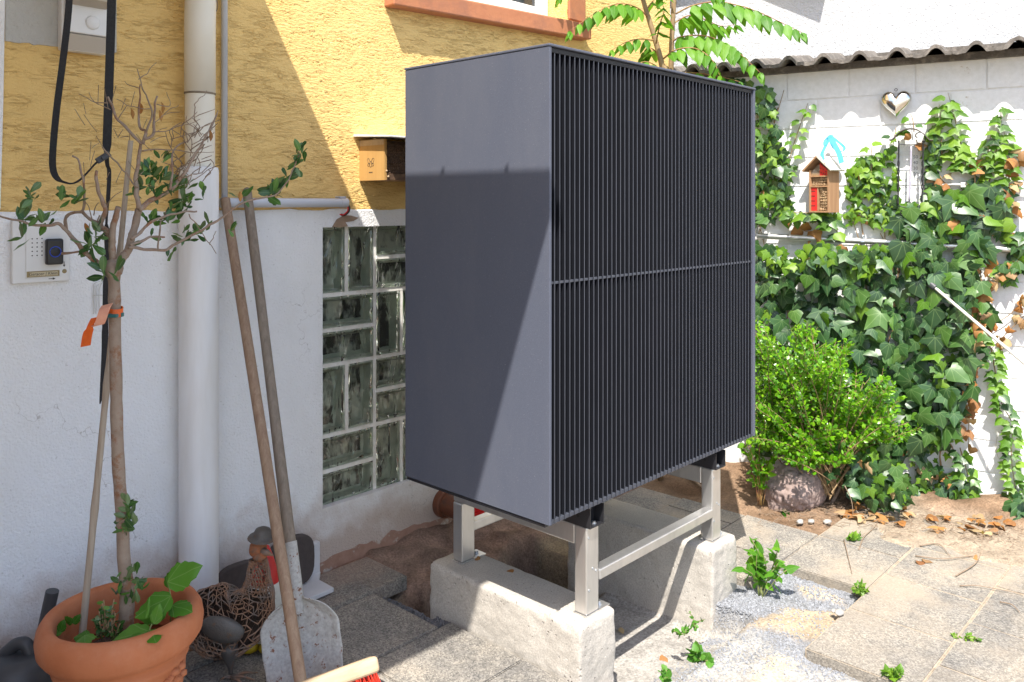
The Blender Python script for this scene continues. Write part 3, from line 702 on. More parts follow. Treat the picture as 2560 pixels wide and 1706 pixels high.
for (a, c, d, e) in ((2.185, 2.26, 2.30, 3.54), (3.11, 3.185, 2.30, 3.54), (2.26, 3.11, 2.30, 2.39), (2.26, 3.11, 3.46, 3.54), (2.645, 2.725, 2.39, 3.46)):
    win.bb(a, c, WALL_Y + 0.12, WALL_Y + 0.165, d, e)
wo = win.build('window', X['frame'], house, bevel=0.004)
for a, c in ((2.262, 2.643), (2.727, 3.108)):
    b = MB(); b.bb(a, c, WALL_Y + 0.142, WALL_Y + 0.148, 2.392, 3.458); b.build('window_pane', X['pane'], wo)
b = MB(); b.bb(2.18, 3.19, WALL_Y + 0.172, WALL_Y + 0.18, 2.29, 3.55); b.build('window_back', X['pane'], house)
# entrance canopy over the door, above the frame: it throws the big shade on the left
ZT = 2.60; XE = 1.715 - KX * (ZT - 1.508); YF = 1.46 - KY * (ZT - 1.409)
b = MB(); b.prism([(-0.92, YF), (XE, YF), (XE, 1.70), (XE + 0.135, 2.06), (XE + 0.135, WALL_Y - 0.003), (-0.92, WALL_Y - 0.003)], (0, 0, ZT - 0.05), Vector((1, 0, 0)), Vector((0, 1, 0)), Vector((0, 0, 1)), 0.05)
can = b.build('entrance_canopy', X['lamp'], house, bevel=0.004)
for yy in (1.51, 1.24):
    b = MB(); b.bb(XE - 0.016, XE - 0.002, yy - 0.006, yy + 0.006, ZT, ZT + 0.017); b.build('canopy_bolt', X['zinc'], can)

b = MB(); b.bb(-0.62, -0.50, YF + 0.01, WALL_Y - 0.003, -0.05, ZT - 0.052); b.build('added_shade_wall', X['oldw'], house)  # unseen wall, added to dim the fill light towards the left
# glass block window: basket-weave of upright and flat blocks
gw = MB()
gw.bb(GX0 - 0.001, GX1 + 0.001, WALL_Y + 0.085, WALL_Y + 0.12, GZ0 - 0.001, GZ1 + 0.001)
def gblock(x0, x1, z0, z1, parent):
    yf = WALL_Y + 0.018 + U(-0.002, 0.002)
    b = MB(); d = 0.062; w_ = 0.007
    b.bb(x0, x1, yf + d, yf + d + 0.004, z0, z1, 1)
    e_ = 0.020 + U(-0.004, 0.006); b.bb(x0 + e_, x1 - e_, yf + d - 0.004, yf + d - 0.0005, z0 + e_, z1 - e_, 3)  # dark blotched centre painted for the unlit room seen through the glass
    for (a, c, e, f) in ((x0, x0 + w_, z0, z1), (x1 - w_, x1, z0, z1), (x0 + w_, x1 - w_, z0, z0 + w_), (x0 + w_, x1 - w_, z1 - w_, z1)):
        b.bb(a, c, yf + 0.007, yf + d, e, f, 0)
    # thick front pane with a bevelled raised rim
    i1, i2 = 0.010, 0.016
    P = [(x0, z0, x1, z1, yf + 0.004), (x0 + 0.004, z0 + 0.004, x1 - 0.004, z1 - 0.004, yf), (x0 + i1, z0 + i1, x1 - i1, z1 - i1, yf), (x0 + i2, z0 + i2, x1 - i2, z1 - i2, yf + 0.0045)]
    vs = []
    for (a, c, e, g, y) in P: vs += [(a, y, c), (e, y, c), (e, y, g), (a, y, g)]
    bk = len(vs); vs += [(x0, yf + 0.0068, z0), (x1, yf + 0.0068, z0), (x1, yf + 0.0068, z1), (x0, yf + 0.0068, z1)]
    fs = []
    for r_ in range(3):
        for k in range(4): fs.append((r_ * 4 + k, r_ * 4 + (k + 1) % 4, r_ * 4 + 4 + (k + 1) % 4, r_ * 4 + 4 + k))
    fs.append((12, 13, 14, 15)); fs.append((bk + 3, bk + 2, bk + 1, bk))
    for k in range(4): fs.append((k, bk + k, bk + (k + 1) % 4, (k + 1) % 4))
    b.add(vs, fs, None, 2)
    return b.build('glass_block', [X['gside'], X['gback'], X['gblock'], X['gdark']], parent, fix=True)
gwo = gw.build('glass_block_window', X['grout'], house)
J = 0.0155
cw = (GX1 - GX0 - 2 * J) / 3.0; ch = (GZ1 - GZ0 - 3 * J) / 4.0
grid = []
pend = []
for ci in range(3):
    for ri in range(4):
        x0 = GX0 + ci * (cw + J); z1 = GZ1 - ri * (ch + J); x1 = x0 + cw; z0 = z1 - ch
        if (ci + ri) % 2 == 0:
            m_ = (x0 + x1) / 2; pend += [(x0, m_ - J / 2, z0, z1), (m_ + J / 2, x1, z0, z1)]
            grid.append((m_ - J / 2, m_ + J / 2, z0, z1))
        else:
            m_ = (z0 + z1) / 2; pend += [(x0, x1, z0, m_ - J / 2), (x0, x1, m_ + J / 2, z1)]
            grid.append((x0, x1, m_ - J / 2, m_ + J / 2))
        if ri < 3: grid.append((x0, x1, z0 - J, z0))
    if ci < 2: grid.append((x1, x1 + J, GZ0, GZ1))
for (a, c, d, e) in grid:
    b = MB(); b.bb(a, c, WALL_Y + 0.020 + U(0, 0.003), WALL_Y + 0.084, d, e); b.build('grout_joint', X['grout'], gwo)
for q in pend: gblock(*q, gwo)
# chipped render above the glass blocks with a cable hole
poly = [(830, 568), (842, 548), (862, 538), (880, 540), (897, 545), (884, 553), (864, 556), (870, 566), (850, 569)]
pts = [Wp(x, y, 0.0085) for x, y in poly]
b = MB(); b.add(pts, [tuple(range(len(pts)))]); b.build('bare_render_patch', X['plaster'], house)
# crumbling patch of yellow missing beside the standpipe
# ================================================================== NEIGHBOUR'S BUILDING
nb = thing('neighbour_building', rw(0.0, 0, -0.45), "white rendered neighbour's building rising behind the tiled garden wall", 'building')
off = -0.44
b = MB()
for (s0, s1) in ((-6.5, -0.92), (-0.9195, 3.5)):
    e = 0.0 if s0 < -2 else -0.004
    b.add([rw(s0, -0.3, off + e), rw(s1, -0.3, off + e), rw(s1, 7, off + e), rw(s0, 7, off + e)], [(0, 1, 2, 3)])
b.add([rw(-6.5, 7, off), rw(3.5, 7, off), rw(3.5, 7, off - 5), rw(-6.5, 7, off - 5)], [(0, 1, 2, 3)])
b.build('wall', X['neigh'], nb)
pA, pB = rs(Rp(1880, -10, off)), rs(Rp(2050, 58, off))
zA, zB = Rp(1880, -10, off).z, Rp(2050, 58, off).z
t = 0.16 / (SUNV.x * -RN.x + SUNV.y * -RN.y) ; sh = Vector((SUNV.x * t, SUNV.y * t)).dot(Vector((RE.x, RE.y))); dz = -SUNV.z * t
b = MB(); b.prism([(pA - sh, zA + dz), (pB - sh, zB + dz), (pB - sh, zB + dz + 0.8), (pA - sh - 0.6, zB + dz + 0.8), (pA - sh - 0.6, zA + dz - 0.02)], Vector((RX0, 0, 0)) + RN * (off + 0.001), RE, Vector((0, 0, 1)), RN, 0.16)
b.build('roof_verge', X['tile'], nb)

# ================================================================== GARDEN WALL
gwall = thing('garden_wall', rw(-1.0, 0, 0), 'whitewashed block garden wall with wavy tile coping, overgrown with ivy', 'garden wall')
SL, SR = -2.66, 1.1
b = MB(); b.prism([(SL, -0.3), (SR, -0.3), (SR, 2.075), (SL, 2.075)], Vector((RX0, 0, 0)) + RN * -0.0055, RE, Vector((0, 0, 1)), RN * -1, 0.22); b.build('core', X['mortar'], gwall)
bl, bh = 0.296, 0.147
def block_mesh(L, H):
    b = MB(); b.box((0, 0, -0.02), (L - 0.0035, H - 0.0035, 0.04)); me = b.mesh('block', X['block']); bm = bmesh.new(); bm.from_mesh(me)
    bmesh.ops.recalc_face_normals(bm, faces=bm.faces)
    bmesh.ops.bevel(bm, geom=[e for e in bm.edges if min(v.co.z for v in e.verts) > -0.01], offset=0.0035, segments=2, affect='EDGES'); bm.to_mesh(me); bm.free(); return me
bmesh_std = block_mesh(bl, bh); bmesh_half = block_mesh(bl / 2, bh)
R4 = RM.to_4x4()
ref = rs(Rp(2122, 220))
for k in range(15):
    zc = 2.083 - bh * (k + 0.5)
    s = ref + (0 if k % 2 == 0 else bl / 2)
    while s > SL + 0.02: s -= bl
    while s < SR - 0.05:
        me = bmesh_std
        if s + bl > SL and s + bl / 2 < SR:
            inst('block', me, Matrix.Translation(rw(s + bl / 2, zc, U(-0.002, 0.0015))) @ R4, gwall)
        s += bl
# coping tiles
def bedpart(o0, o1, z0, z1):
    b = MB(); b.prism([(SL, z0), (SR, z0), (SR, z1), (SL, z1)], Vector((RX0, 0, 0)) + RN * o0, RE, Vector((0, 0, 1)), RN * -1, o0 - o1); b.build('mortar_bed', X['tile'], gwall)
crest = [rs(Rp(1860 + .3827 * q, 160, 0.06)) for q in (305, 520, 740, 980, 1235, 1500, 1780)]
pit = (crest[-1] - crest[0]) / 6.0
prof = []
for i in range(17):
    t = i / 16.0
    prof.append((t, 0.036 * max(0.0, math.sin(math.pi * min(1, max(0, (t - 0.34) / 0.46)))) ** 0.8 - 0.004 * math.sin(math.pi * min(1, t / 0.26)) * (1 if t < 0.26 else 0)))
b = MB(); W_ = pit * 1.015; T = 0.017; D0, D1 = 0.150, -0.40; SLP = 0.16
vs = []
for dd in (D0, D1):
    for tt in (0, T):
        for (t, z) in prof: vs.append(((t - 0.5) * W_, z + tt + (D0 - dd) * SLP, dd))
n = len(prof); fs = []
for i in range(n - 1):
    fs += [(i, i + 1, n + i + 1, n + i), (2 * n + i, 3 * n + i, 3 * n + i + 1, 2 * n + i + 1), (n + i, n + i + 1, 3 * n + i + 1, 3 * n + i), (i, 2 * n + i, 2 * n + i + 1, i + 1)]
fs += [(0, n, 3 * n, 2 * n), (n - 1, 3 * n - 1, 4 * n - 1, 2 * n - 1)]
b.add(vs, fs); tme = b.mesh('coping_tile', X['tile'])
bm = bmesh.new(); bm.from_mesh(tme); bmesh.ops.recalc_face_normals(bm, faces=bm.faces); bm.to_mesh(tme); bm.free()
tme.shade_smooth(); tme.set_sharp_from_angle(angle=math.radians(50))
k = -3
while crest[0] + (k - 1) * pit > SL: k -= 1
for i in range(k, 14):
    s = crest[0] + i * pit
    if s > SR - 0.05: break
    inst('coping_tile', tme, Matrix.Translation(rw(s - 0.04 * pit, 2.088 + U(-0.003, 0.003), U(-0.006, 0.006))) @ R4, gwall)
bedpart(0.030, -0.10, 2.0755, 2.1085); bedpart(-0.1005, -0.36, 2.0755, 2.131); bedpart(-0.3605, -0.395, 2.0755, 2.205)

# ================================================================== HEAT PUMP
HX0, HX1, HY0, HY1, HZ0, HZ1 = 1.715, 2.915, 1.46, 2.07, 0.528, 1.847
hp = thing('heat_pump', ((HX0 + HX1) / 2, (HY0 + HY1) / 2, HZ0), 'anthracite heat pump with black vertical slats on a steel stand', 'heat pump')
b = MB(); b.bb(HX0, HX0 + 0.010, HY0, HY1, HZ0 + 0.004, HZ1 - 0.008); b.build('side_panel', X['side'], hp, bevel=0.0018)
b = MB(); b.bb(HX1 - 0.012, HX1, HY0, HY1, HZ0 + 0.004, HZ1 - 0.008); b.build('side_panel', X['side'], hp, bevel=0.0018)
b = MB(); b.bb(HX0 + 0.010, HX1 - 0.012, HY1 - 0.012, HY1, HZ0 + 0.006, HZ1 - 0.009); b.build('back_panel', X['side'], hp)
b = MB(); b.bb(HX0 - 0.002, HX1 + 0.002, HY0 - 0.002, HY1 + 0.002, HZ1 - 0.0075, HZ1); b.build('top_cover', X['side'], hp, bevel=0.002)
b = MB(); b.bb(HX0 + 0.011, HX1 - 0.013, HY0 + 0.048, HY1 - 0.013, HZ0 + 0.016, HZ1 - 0.009); b.build('core', X['core'], hp)
b = MB(); b.bb(HX0 + 0.011, HX1 - 0.013, HY0 + 0.006, HY1 - 0.013, HZ0 + 0.002, HZ0 + 0.014); b.build('base_tray', X['ledge'], hp, bevel=0.001)
b = MB(); b.bb(HX0 + 0.004, HX1 - 0.004, HY0 + 0.02, HY1 - 0.004, HZ0 - 0.006, HZ0 + 0.0015); b.build('bottom_plate', X['blackm'], hp)
b = MB(); b.bb(HX0 + 0.011, HX1 - 0.013, HY0 + 0.006, HY0 + 0.047, HZ1 - 0.022, HZ1 - 0.010); b.build('head_rail', X['slat'], hp)
MZ = 1.192
b = MB(); b.bb(HX0 + 0.011, HX1 - 0.013, HY0 + 0.007, HY0 + 0.047, MZ - 0.0035, MZ + 0.0035); b.build('middle_rail', X['ledge'], hp, bevel=0.0008)
ns = 53; lo_x, hi_x = HX0 + 0.011, HX1 - 0.013
def slat_mesh(h):
    b = MB(); b.box((0, 0, h / 2), (0.0030, 0.043, h)); me = b.mesh('slat', [X['slat'], X['ledge']])
    bm = bmesh.new(); bm.from_mesh(me); bmesh.ops.recalc_face_normals(bm, faces=bm.faces)
    bmesh.ops.bevel(bm, geom=[e for e in bm.edges if abs(e.verts[0].co.z - e.verts[1].co.z) > 0.1 and e.verts[0].co.y < 0], offset=0.0009, segments=1, affect='EDGES')
    for f in bm.faces:
        if f.normal.y < -.5: f.material_index = 1  # front edges get a lighter colour that stands for their glint
    bm.to_mesh(me); bm.free(); return me
sm_lo = slat_mesh(HZ1 - 0.0235 - HZ0 - 0.003)
for i in range(ns):
    x = lo_x + (hi_x - lo_x) * (i + 0.75) / (ns + 0.3)
    inst('slat', sm_lo, Matrix.Translation((x, HY0 + 0.025, HZ0 + 0.003)), hp)
LX = (1.915, 2.644); LW, LD = 0.060, 0.046; FY0, FY1 = 1.488, 2.060; TOPZ = 0.462; BASEZ = 0.20
for x in LX:   # black mounting channels between stand and casing
    b = MB(); y0, y1 = HY0 + 0.012, FY1 + 0.0; w_ = 0.064; z0, z1 = TOPZ + 0.0015, HZ0 - 0.0065
    b.bb(x - 0.004, x - 0.001, y0, y1, z0, z1); b.bb(x + w_ - 0.003, x + w_, y0, y1, z0, z1); b.bb(x - 0.001, x + w_ - 0.003, y0, y1, z0, z0 + 0.003)
    b.bb(x - 0.001, x + w_ - 0.003, y0 + 0.035, y0 + 0.038, z0 + 0.0031, z1)
    ch = b.build('mounting_channel', X['blackm'], hp)
    q = MB(); q.lathe([(0.0, 0.0), (0.0095, 0.0), (0.0095, 0.002), (0.0065, 0.0022), (0.0065, 0.007), (0, 0.0085)], (x + 0.034, y0 + 0.017, z0 + 0.0032), 8); q.build('bolt', X['zinc'], ch)
    q = MB(); q.lathe([(0, 0), (0.005, 0), (0.005, 0.0006), (0, 0.0006)], (x - 0.0041, y0 + 0.045, (z0 + z1) / 2), 10, Matrix.Rotation(math.radians(-90), 3, 'Y')); q.build('bolt_hole', X['core'], ch)
    q = MB(); q.lathe([(0, 0), (0.005, 0), (0.005, 0.0006), (0, 0.0006)], (x + 0.04, y0 + 0.0348, z1 - 0.018), 10, Matrix.Rotation(math.radians(90), 3, 'X')); q.build('bolt_hole', X['steel'], ch)

# ================================================================== STAND
st = thing('steel_stand', (2.31, 1.77, BASEZ), 'brushed stainless stand under the heat pump, bolted on concrete', 'stand')
for x in LX:
    for y in (FY0, FY1 - LD):
        b = MB(); b.bb(x, x + LW, y, y + LD, BASEZ + 0.0042, TOPZ - (0.0 if y == FY0 else 0.061)); leg = b.build('leg', X['steel'], st, bevel=0.005, seg=3)
        inner = y == FY1 - LD
        b = MB()
        px = x + LW + 0.001
        b.bb(x - 0.002, px + 0.05, y + (-0.002), y + LD + 0.002, BASEZ + 0.0002, BASEZ + 0.004); b.build('foot_plate', X['steel'], st)
        q = MB(); q.lathe([(0, 0), (0.011, 0), (0.011, 0.002), (0.008, 0.0022), (0.008, 0.010), (0, 0.0105)], (px + 0.026, y + LD / 2, BASEZ + 0.0042), 8); q.build('anchor_bolt', X['zinc'], st)
        if not inner:
            for (zz, xx) in ((0.335, 0.030), (0.325, 0.045), (0.275, 0.012), (0.43, 0.01)):
                q = MB(); q.lathe([(0, 0), (0.0042, 0), (0.0042, 0.0012), (0.0022, 0.0016), (0.0022, 0.0005), (0, 0.0005)], (x + xx, y - 0.0002, zz), 10, Matrix.Rotation(math.radians(90), 3, 'X')); q.build('rivet', X['zinc'], leg)
    b = MB(); b.bb(x + 0.002, x + LW - 0.002, FY0 + LD + 0.0005, FY1 - 0.0, TOPZ - 0.060, TOPZ - 0.0005); b.build('side_rail', X['steel'], st, bevel=0.004)
for y in (FY0 - 0.003, FY1 - LD + 0.008):
    zc = 0.307
    b = MB(); b.bb(LX[0] + LW + 0.0005, LX[1] - 0.0005, y, y + 0.036, zc - 0.016, zc + 0.016); b.build('cross_rail', X['steel'], st, bevel=0.004)

# ================================================================== CONCRETE BASES
def base_block(x0, x1, y0, y1, z0, label, seed):
    hx, hy, hz = (x1 - x0) / 2, (y1 - y0) / 2, (BASEZ - z0) / 2; c = Vector(((x0 + x1) / 2, (y0 + y1) / 2, (z0 + BASEZ) / 2))
    st_ = 0.0075; N_ = [max(2, int(2 * q / st_)) for q in (hx, hy, hz)]; b = MB(); r = 0.013
    def face(a, bx_, cx_, sgn):
        n1, n2 = N_[bx_], N_[cx_]; V = []
        H = (hx, hy, hz)
        for i in range(n1 + 1):
            for j in range(n2 + 1):
                p = [0, 0, 0]; p[a] = sgn * H[a]; p[bx_] = -H[bx_] + 2 * H[bx_] * i / n1; p[cx_] = -H[cx_] + 2 * H[cx_] * j / n2; p = Vector(p)
                q = Vector([max(-(h - r), min(h - r, v)) for h, v in zip(H, p)]); d = (p - q); d = d.normalized() if d.length > 1e-9 else Vector((0, 0, 0)); p = q + d * r
                w_ = p + c + Vector((seed, 0, 0))
                edge = sum(1 for h, v in zip(H, p) if abs(v) > h - 0.02) - 1
                k = 0.004 * noise.noise(w_ * 12) + 0.0022 * noise.noise(w_ * 45) - (0.007 * max(0, noise.noise(w_ * 24)) if edge > 0 else 0)
                if d.z > 0.9: k *= 0.35
                V.append(p + d * (k - 0.0015 if d.z < 0.9 else min(0, k)) + c)
        F_ = [(i * (n2 + 1) + j, (i + 1) * (n2 + 1) + j, (i + 1) * (n2 + 1) + j + 1, i * (n2 + 1) + j + 1) for i in range(n1) for j in range(n2)]
        b.add(V, F_ if sgn > 0 else [f[::-1] for f in F_])
    face(0, 1, 2, 1); face(0, 1, 2, -1); face(1, 2, 0, 1); face(1, 2, 0, -1); face(2, 0, 1, 1)
    o = b.build('concrete_base', X['conc'], None, True, fix=True)
    return tag(o, label, 'concrete base', 'concrete bases under the stand')
base_block(1.852, 2.028, 1.462, 2.115, -0.20, 'concrete base under the near left feet of the heat pump stand, partly sunlit', 2)
base_block(2.588, 2.775, 1.455, 2.115, -0.20, 'concrete base under the right feet of the heat pump stand, beside the grey chippings', 5)

# ================================================================== ON THE HOUSE WALL
# downpipe
dp = thing('downpipe', Wp(500, 1500, 0.07), 'cream downpipe running into a thicker white standpipe on the house', 'downpipe')
P0 = Wp(497, 420, 0.075); px0, py0 = P0.x, P0.y
b = MB(); b.lathe([(0.060, -0.1), (0.060, 0.4), (0.0605, 0.9), (0.0605, 1.515), (0.058, 1.525), (0.048, 1.527)], (px0, py0, 0), 32); b.build('standpipe', X['pipew'], dp, True)
b = MB(); b.lathe([(0.0455, 1.50), (0.0455, 1.760)], (px0 + 0.004, py0, 0), 32); b.build('lower_pipe', X['pvcy'], dp, True)
b = MB(); b.lathe([(0.0462, 1.757), (0.0480, 1.758), (0.0480, 1.763), (0.0462, 1.764)], (px0 + 0.004, py0, 0), 32); b.build('pipe_joint', X['seam'], dp, True)
pts = [Vector((px0 + 0.004, py0, 1.762)), Vector((px0 + 0.004, py0, 1.98)), Vector((px0 + 0.010, py0 + 0.002, 2.03)), Vector((px0 + 0.045, py0, 2.16)), Vector((px0 + 0.10, py0 - 0.02, 2.36)), Vector((px0 + 0.16, py0 - 0.06, 2.6)), Vector((px0 + 0.2, py0 - 0.08, 2.9)), Vector((px0 + 0.2, py0 - 0.08, 5.0))]
pts = pts[:2] + [Vector((px0 + 0.006, py0, 2.05)), Vector((px0 + 0.012, py0, 2.15)), Vector((px0 + 0.03, py0 - 0.02, 2.4)), Vector((px0 + 0.03, py0 - 0.02, 5.0))]
b = MB(); b.tube(pts, [0.0475] * 6, 32); b.build('upper_pipe', X['pvcy'], dp, True)
# slanting elbow seam near the top
ctr = Vector((px0 + 0.009, py0, 2.085)); nrm = Vector((0.80, 0.3, 0.62)).normalized(); pts = []
for k in range(25):
    a = 2 * math.pi * k / 24; x, y = 0.0482 * math.cos(a), 0.0482 * math.sin(a)
    pts.append(ctr + Vector((x, y, -(nrm.x * x + nrm.y * y) / nrm.z * 0.9)))
b = MB(); b.tube(pts, 0.0016, 6, False); b.build('elbow_seam', X['seam'], dp, True)
# grey conduit beside it and the short level pipe with its cable
q0, q1 = Wp(561, 505, 0.022), Wp(566, -400, 0.022)
cd = MB(); cd.tube([(q0.x, q0.y, 1.395), (q0.x, q0.y, 5.2)], 0.0105, 16); co = cd.build('conduit', X['pvcg'], None, True); tag(co, 'thin grey conduit rising straight up beside the cream downpipe', 'conduit')
l0, l1 = Wp(552, 508, 0.03), Wp(866, 508, 0.03)
hpz = 1.413
lp = thing('level_pipe', (l0.x, l0.y, hpz), 'short level grey pipe on the wall that the broom and shovel lean on', 'pipe')
b = MB(); b.tube([(l0.x, l0.y, hpz), (l1.x, l0.y, hpz)], 0.0165, 20); b.build('tube', X['pvcg'], lp, 40)
b = MB(); b.tube([(l1.x - 0.03, l0.y, hpz), (l1.x + 0.001, l0.y, hpz)], 0.0178, 20); b.build('end_sleeve', X['pvcg'], lp, 40)
b = MB(); b.box((l1.x - 0.02, l0.y + 0.008, hpz + 0.021), (0.03, 0.03, 0.006)); b.build('clip', X['pvcg'], lp, bevel=0.002)
cp = smooth_path([(l1.x - 0.004, l0.y, hpz - 0.002), (l1.x + 0.006, l0.y - 0.006, hpz - 0.012), (l1.x + 0.007, l0.y - 0.004, hpz - 0.032), (l1.x + 0.001, WALL_Y - 0.014, hpz - 0.046), (l1.x - 0.010, WALL_Y + 0.002, hpz - 0.042)], 6)
b = MB(); b.tube(cp, 0.0045, 10, m=0); b.tube([p + Vector((-0.006, -0.0015, 0.001)) for p in cp], 0.0024, 8, m=1)
c_ = b.build('cable_loop', [X['blackp'], X['redk']], None, True); tag(c_, 'red and black cable looping from the level pipe into the wall', 'cable')
# outdoor lamp with motion sensor
la, lb = Wp(138, 60, 0.0), Wp(264, 60, 0.0)
lz0, lz1 = 1.852, 2.12
lampx0, lampx1 = la.x + 0.004, la.x + 0.128
lm = thing('wall_lamp', (la.x, WALL_Y, lz0), 'white square outdoor lamp with round motion sensor, top left behind a strap', 'lamp')
D = 0.062
b = MB(); b.bb(lampx0, lampx1, WALL_Y - 0.0405, WALL_Y - 0.0045, lz0, 2.32); b.build('housing', X['lamp'], lm, bevel=0.006)
b = MB(); b.prism([(0, 0.046), (0, 0.30), (-0.022, 0.30), (-0.022, 0.050)], (lampx0 + 0.004, WALL_Y - 0.041, lz0), Vector((0, 1, 0)), Vector((0, 0, 1)), Vector((1, 0, 0)), lampx1 - lampx0 - 0.008); b.build('sensor_plate', X['lamp'], lm, bevel=0.003)
b = MB(); b.prism([(0, 0.002), (0, 0.0455), (-0.022, 0.0455)], (lampx0 + 0.002, WALL_Y - 0.041, lz0), Vector((0, 1, 0)), Vector((0, 0, 1)), Vector((1, 0, 0)), lampx1 - lampx0 - 0.004); b.build('lower_bevel', X['lampb'], lm, bevel=0.001)
b = MB(); b.prism([(-0.022, 0.128), (-0.022, 0.32), (-0.075, 0.32), (-0.075, 0.140)], (lampx0 + 0.010, WALL_Y - 0.0415, lz0), Vector((0, 1, 0)), Vector((0, 0, 1)), Vector((1, 0, 0)), lampx1 - lampx0 - 0.02); b.build('hood', X['lampb'], lm, bevel=0.003)
b = MB(); b.lathe([(0.0, 0.006), (0.016, 0.0055), (0.0195, 0.003), (0.0205, 0.0), (0.0205, -0.004)], ((lampx0 + lampx1) / 2 + 0.014, WALL_Y - 0.0634, lz0 + 0.085), 28, Matrix.Rotation(math.radians(90), 3, 'X')); b.build('sensor_lens', X['lamp'], lm, True)
# black lashing strap dangling in a loop
SP = 0.26
sp_ = thing('strap', Wp(255, 1000, SP), 'long black webbing strap dangling in a loop in front of the yellow wall', 'strap')
L1 = smooth_path([Wp(176, -160, SP), Wp(173, 0, SP), Wp(160, 130, SP), Wp(142, 270, SP), Wp(132, 380, SP - 0.01), Wp(133, 425, SP - 0.01), Wp(144, 448, SP), Wp(160, 456, SP), Wp(180, 459, SP), Wp(200, 450, SP), Wp(222, 428, SP), Wp(240, 408, SP), Wp(258, 396, SP)], 5)
wds = [Vector((1, -0.25, 0)) if i < 34 else Vector((1, -0.25, 0)).lerp(Vector((0.25, 0.55, 0.5)), min(1, (i - 34) / 10)) for i in range(len(L1))]
ww = [0.0165 if i < 34 else max(0.009, 0.0165 - 0.0014 * (i - 34)) for i in range(len(L1))]
b = MB(); b.strip(L1, wds, ww, thick=0.0011); b.build('loop_strand', X['black'], sp_)
L2 = smooth_path([Wp(281, -160, SP - 0.02), Wp(279, 0, SP - 0.02), Wp(273, 200, SP - 0.02), Wp(267, 390, SP - 0.02), Wp(273, 430, SP - 0.03), Wp(270, 500, SP - 0.03), Wp(266, 560, SP - 0.03), Wp(268, 620, SP - 0.04), Wp(264, 720, SP - 0.04), Wp(262, 860, SP - 0.04), Wp(254, 980, SP - 0.04), Wp(250, 1010, SP - 0.04)], 5)
w2 = []
for i in range(len(L2)):
    t = i / (len(L2) - 1); w2.append(0.0225 if t < 0.27 else (0.0105 if t < 0.46 else (0.006 if t < 0.56 else (0.014 if t < 0.8 else 0.014 * (1 - t) / 0.2 + 0.003))))
b = MB(); b.strip(L2, Vector((1, -0.15, 0)), w2, thick=0.0011); b.build('hanging_strand', X['black'], sp_)
bc = Wp(258, 394, SP + 0.005)
b = MB(); b.box(bc, (0.040, 0.012, 0.016), Matrix.Rotation(math.radians(-35), 3, 'Y')); b.box(bc + Vector((0.004, -0.008, 0.003)), (0.026, 0.008, 0.010), Matrix.Rotation(math.radians(-35), 3, 'Y')); b.build('buckle', X['anth'], sp_, bevel=0.002)
# door intercom
ix0, ix1, iz0, iz1 = 0.731, 0.881, 1.186, 1.364
yi = WALL_Y - 0.0065
ic = thing('intercom', ((ix0 + ix1) / 2, yi, iz0), 'white door intercom with black doorbell and handwritten name strip', 'intercom')
b = MB(); b.bb(ix0, ix1, yi - 0.018, yi, iz0, iz1); b.build('housing', X['lamp'], ic, bevel=0.004, seg=3)
b = MB(); b.bb(ix0 + 0.034, ix1 - 0.027, yi - 0.0205, yi - 0.0182, iz0 + 0.014, iz1 - 0.004); b.build('face_plate', X['lamp'], ic, bevel=0.001)
hole = MB(); hole.lathe([(0, 0), (0.0019, 0), (0.0019, 0.0004), (0, 0.0004)], (0, 0, 0), 8, Matrix.Rotation(math.radians(90), 3, 'X')); hme = hole.mesh('speaker_hole', X['ink'])
for r_ in range(5):
    for c_i in range(3): inst('speaker_hole', hme, Matrix.Translation((ix0 + 0.050 + 0.0125 * c_i, yi - 0.0206, iz1 - 0.053 - 0.0118 * r_)), ic)
inst('speaker_hole', hme, Matrix.Translation((ix0 + 0.075, yi - 0.0206, iz1 - 0.030)), ic)
bx0, bx1, bz0, bz1 = 0.812, 0.8575, 1.236, 1.310
b = MB(); b.bb(bx0, bx1, yi - 0.040, yi - 0.0207, bz0, bz1); db = b.build('doorbell', X['blackp'], ic, bevel=0.006, seg=3)
b = MB(); pts = [Vector(((bx0 + bx1) / 2 + 0.0145 * math.cos(a), yi - 0.0402, (bz0 + bz1) / 2 + 0.0145 * math.sin(a))) for a in [2 * math.pi * k / 36 for k in range(37)]]
b.tube(pts, 0.0012, 6, False); b.build('ring', X['blue'], db, True)
b = MB(); b.lathe([(0, 0.001), (0.012, 0.0004), (0.0125, 0)], ((bx0 + bx1) / 2, yi - 0.040, (bz0 + bz1) / 2), 24, Matrix.Rotation(math.radians(90), 3, 'X')); b.build('push_button', X['blackm'], db, True)
nz0, nz1 = iz0 + 0.0165, iz0 + 0.0335
b = MB(); b.bb(ix0 + 0.036, ix1 - 0.029, yi - 0.0212, yi - 0.0206, nz0, nz1); b.build('name_strip', X['brass'], ic)
b = MB(); b.bb(ix0 + 0.043, ix1 - 0.034, yi - 0.0216, yi - 0.02125, nz0 + 0.0028, nz1 - 0.0028); b.build('paper_tag', X['paper'], ic)
def text(s, size, mw, mat, parent, name='lettering', shear=0.15):
    cu = bpy.data.curves.new(name, 'FONT'); cu.body = s; cu.size = size; cu.shear = shear; cu.align_x = 'CENTER'; cu.align_y = 'CENTER'; cu.extrude = 0.0001
    tmp = bpy.data.objects.new(name, cu); me = bpy.data.meshes.new_from_object(tmp); bpy.data.objects.remove(tmp); me.materials.clear(); me.materials.append(mat); me.name = name
    return inst(name, me, mw, parent)
RWL = Matrix.Rotation(math.radians(90), 4, 'X')
text('Geracer | Klein', 0.0118, Matrix.Translation(((ix0 + ix1) / 2 + 0.0025, yi - 0.0218, (nz0 + nz1) / 2)) @ RWL, X['ink'], ic)
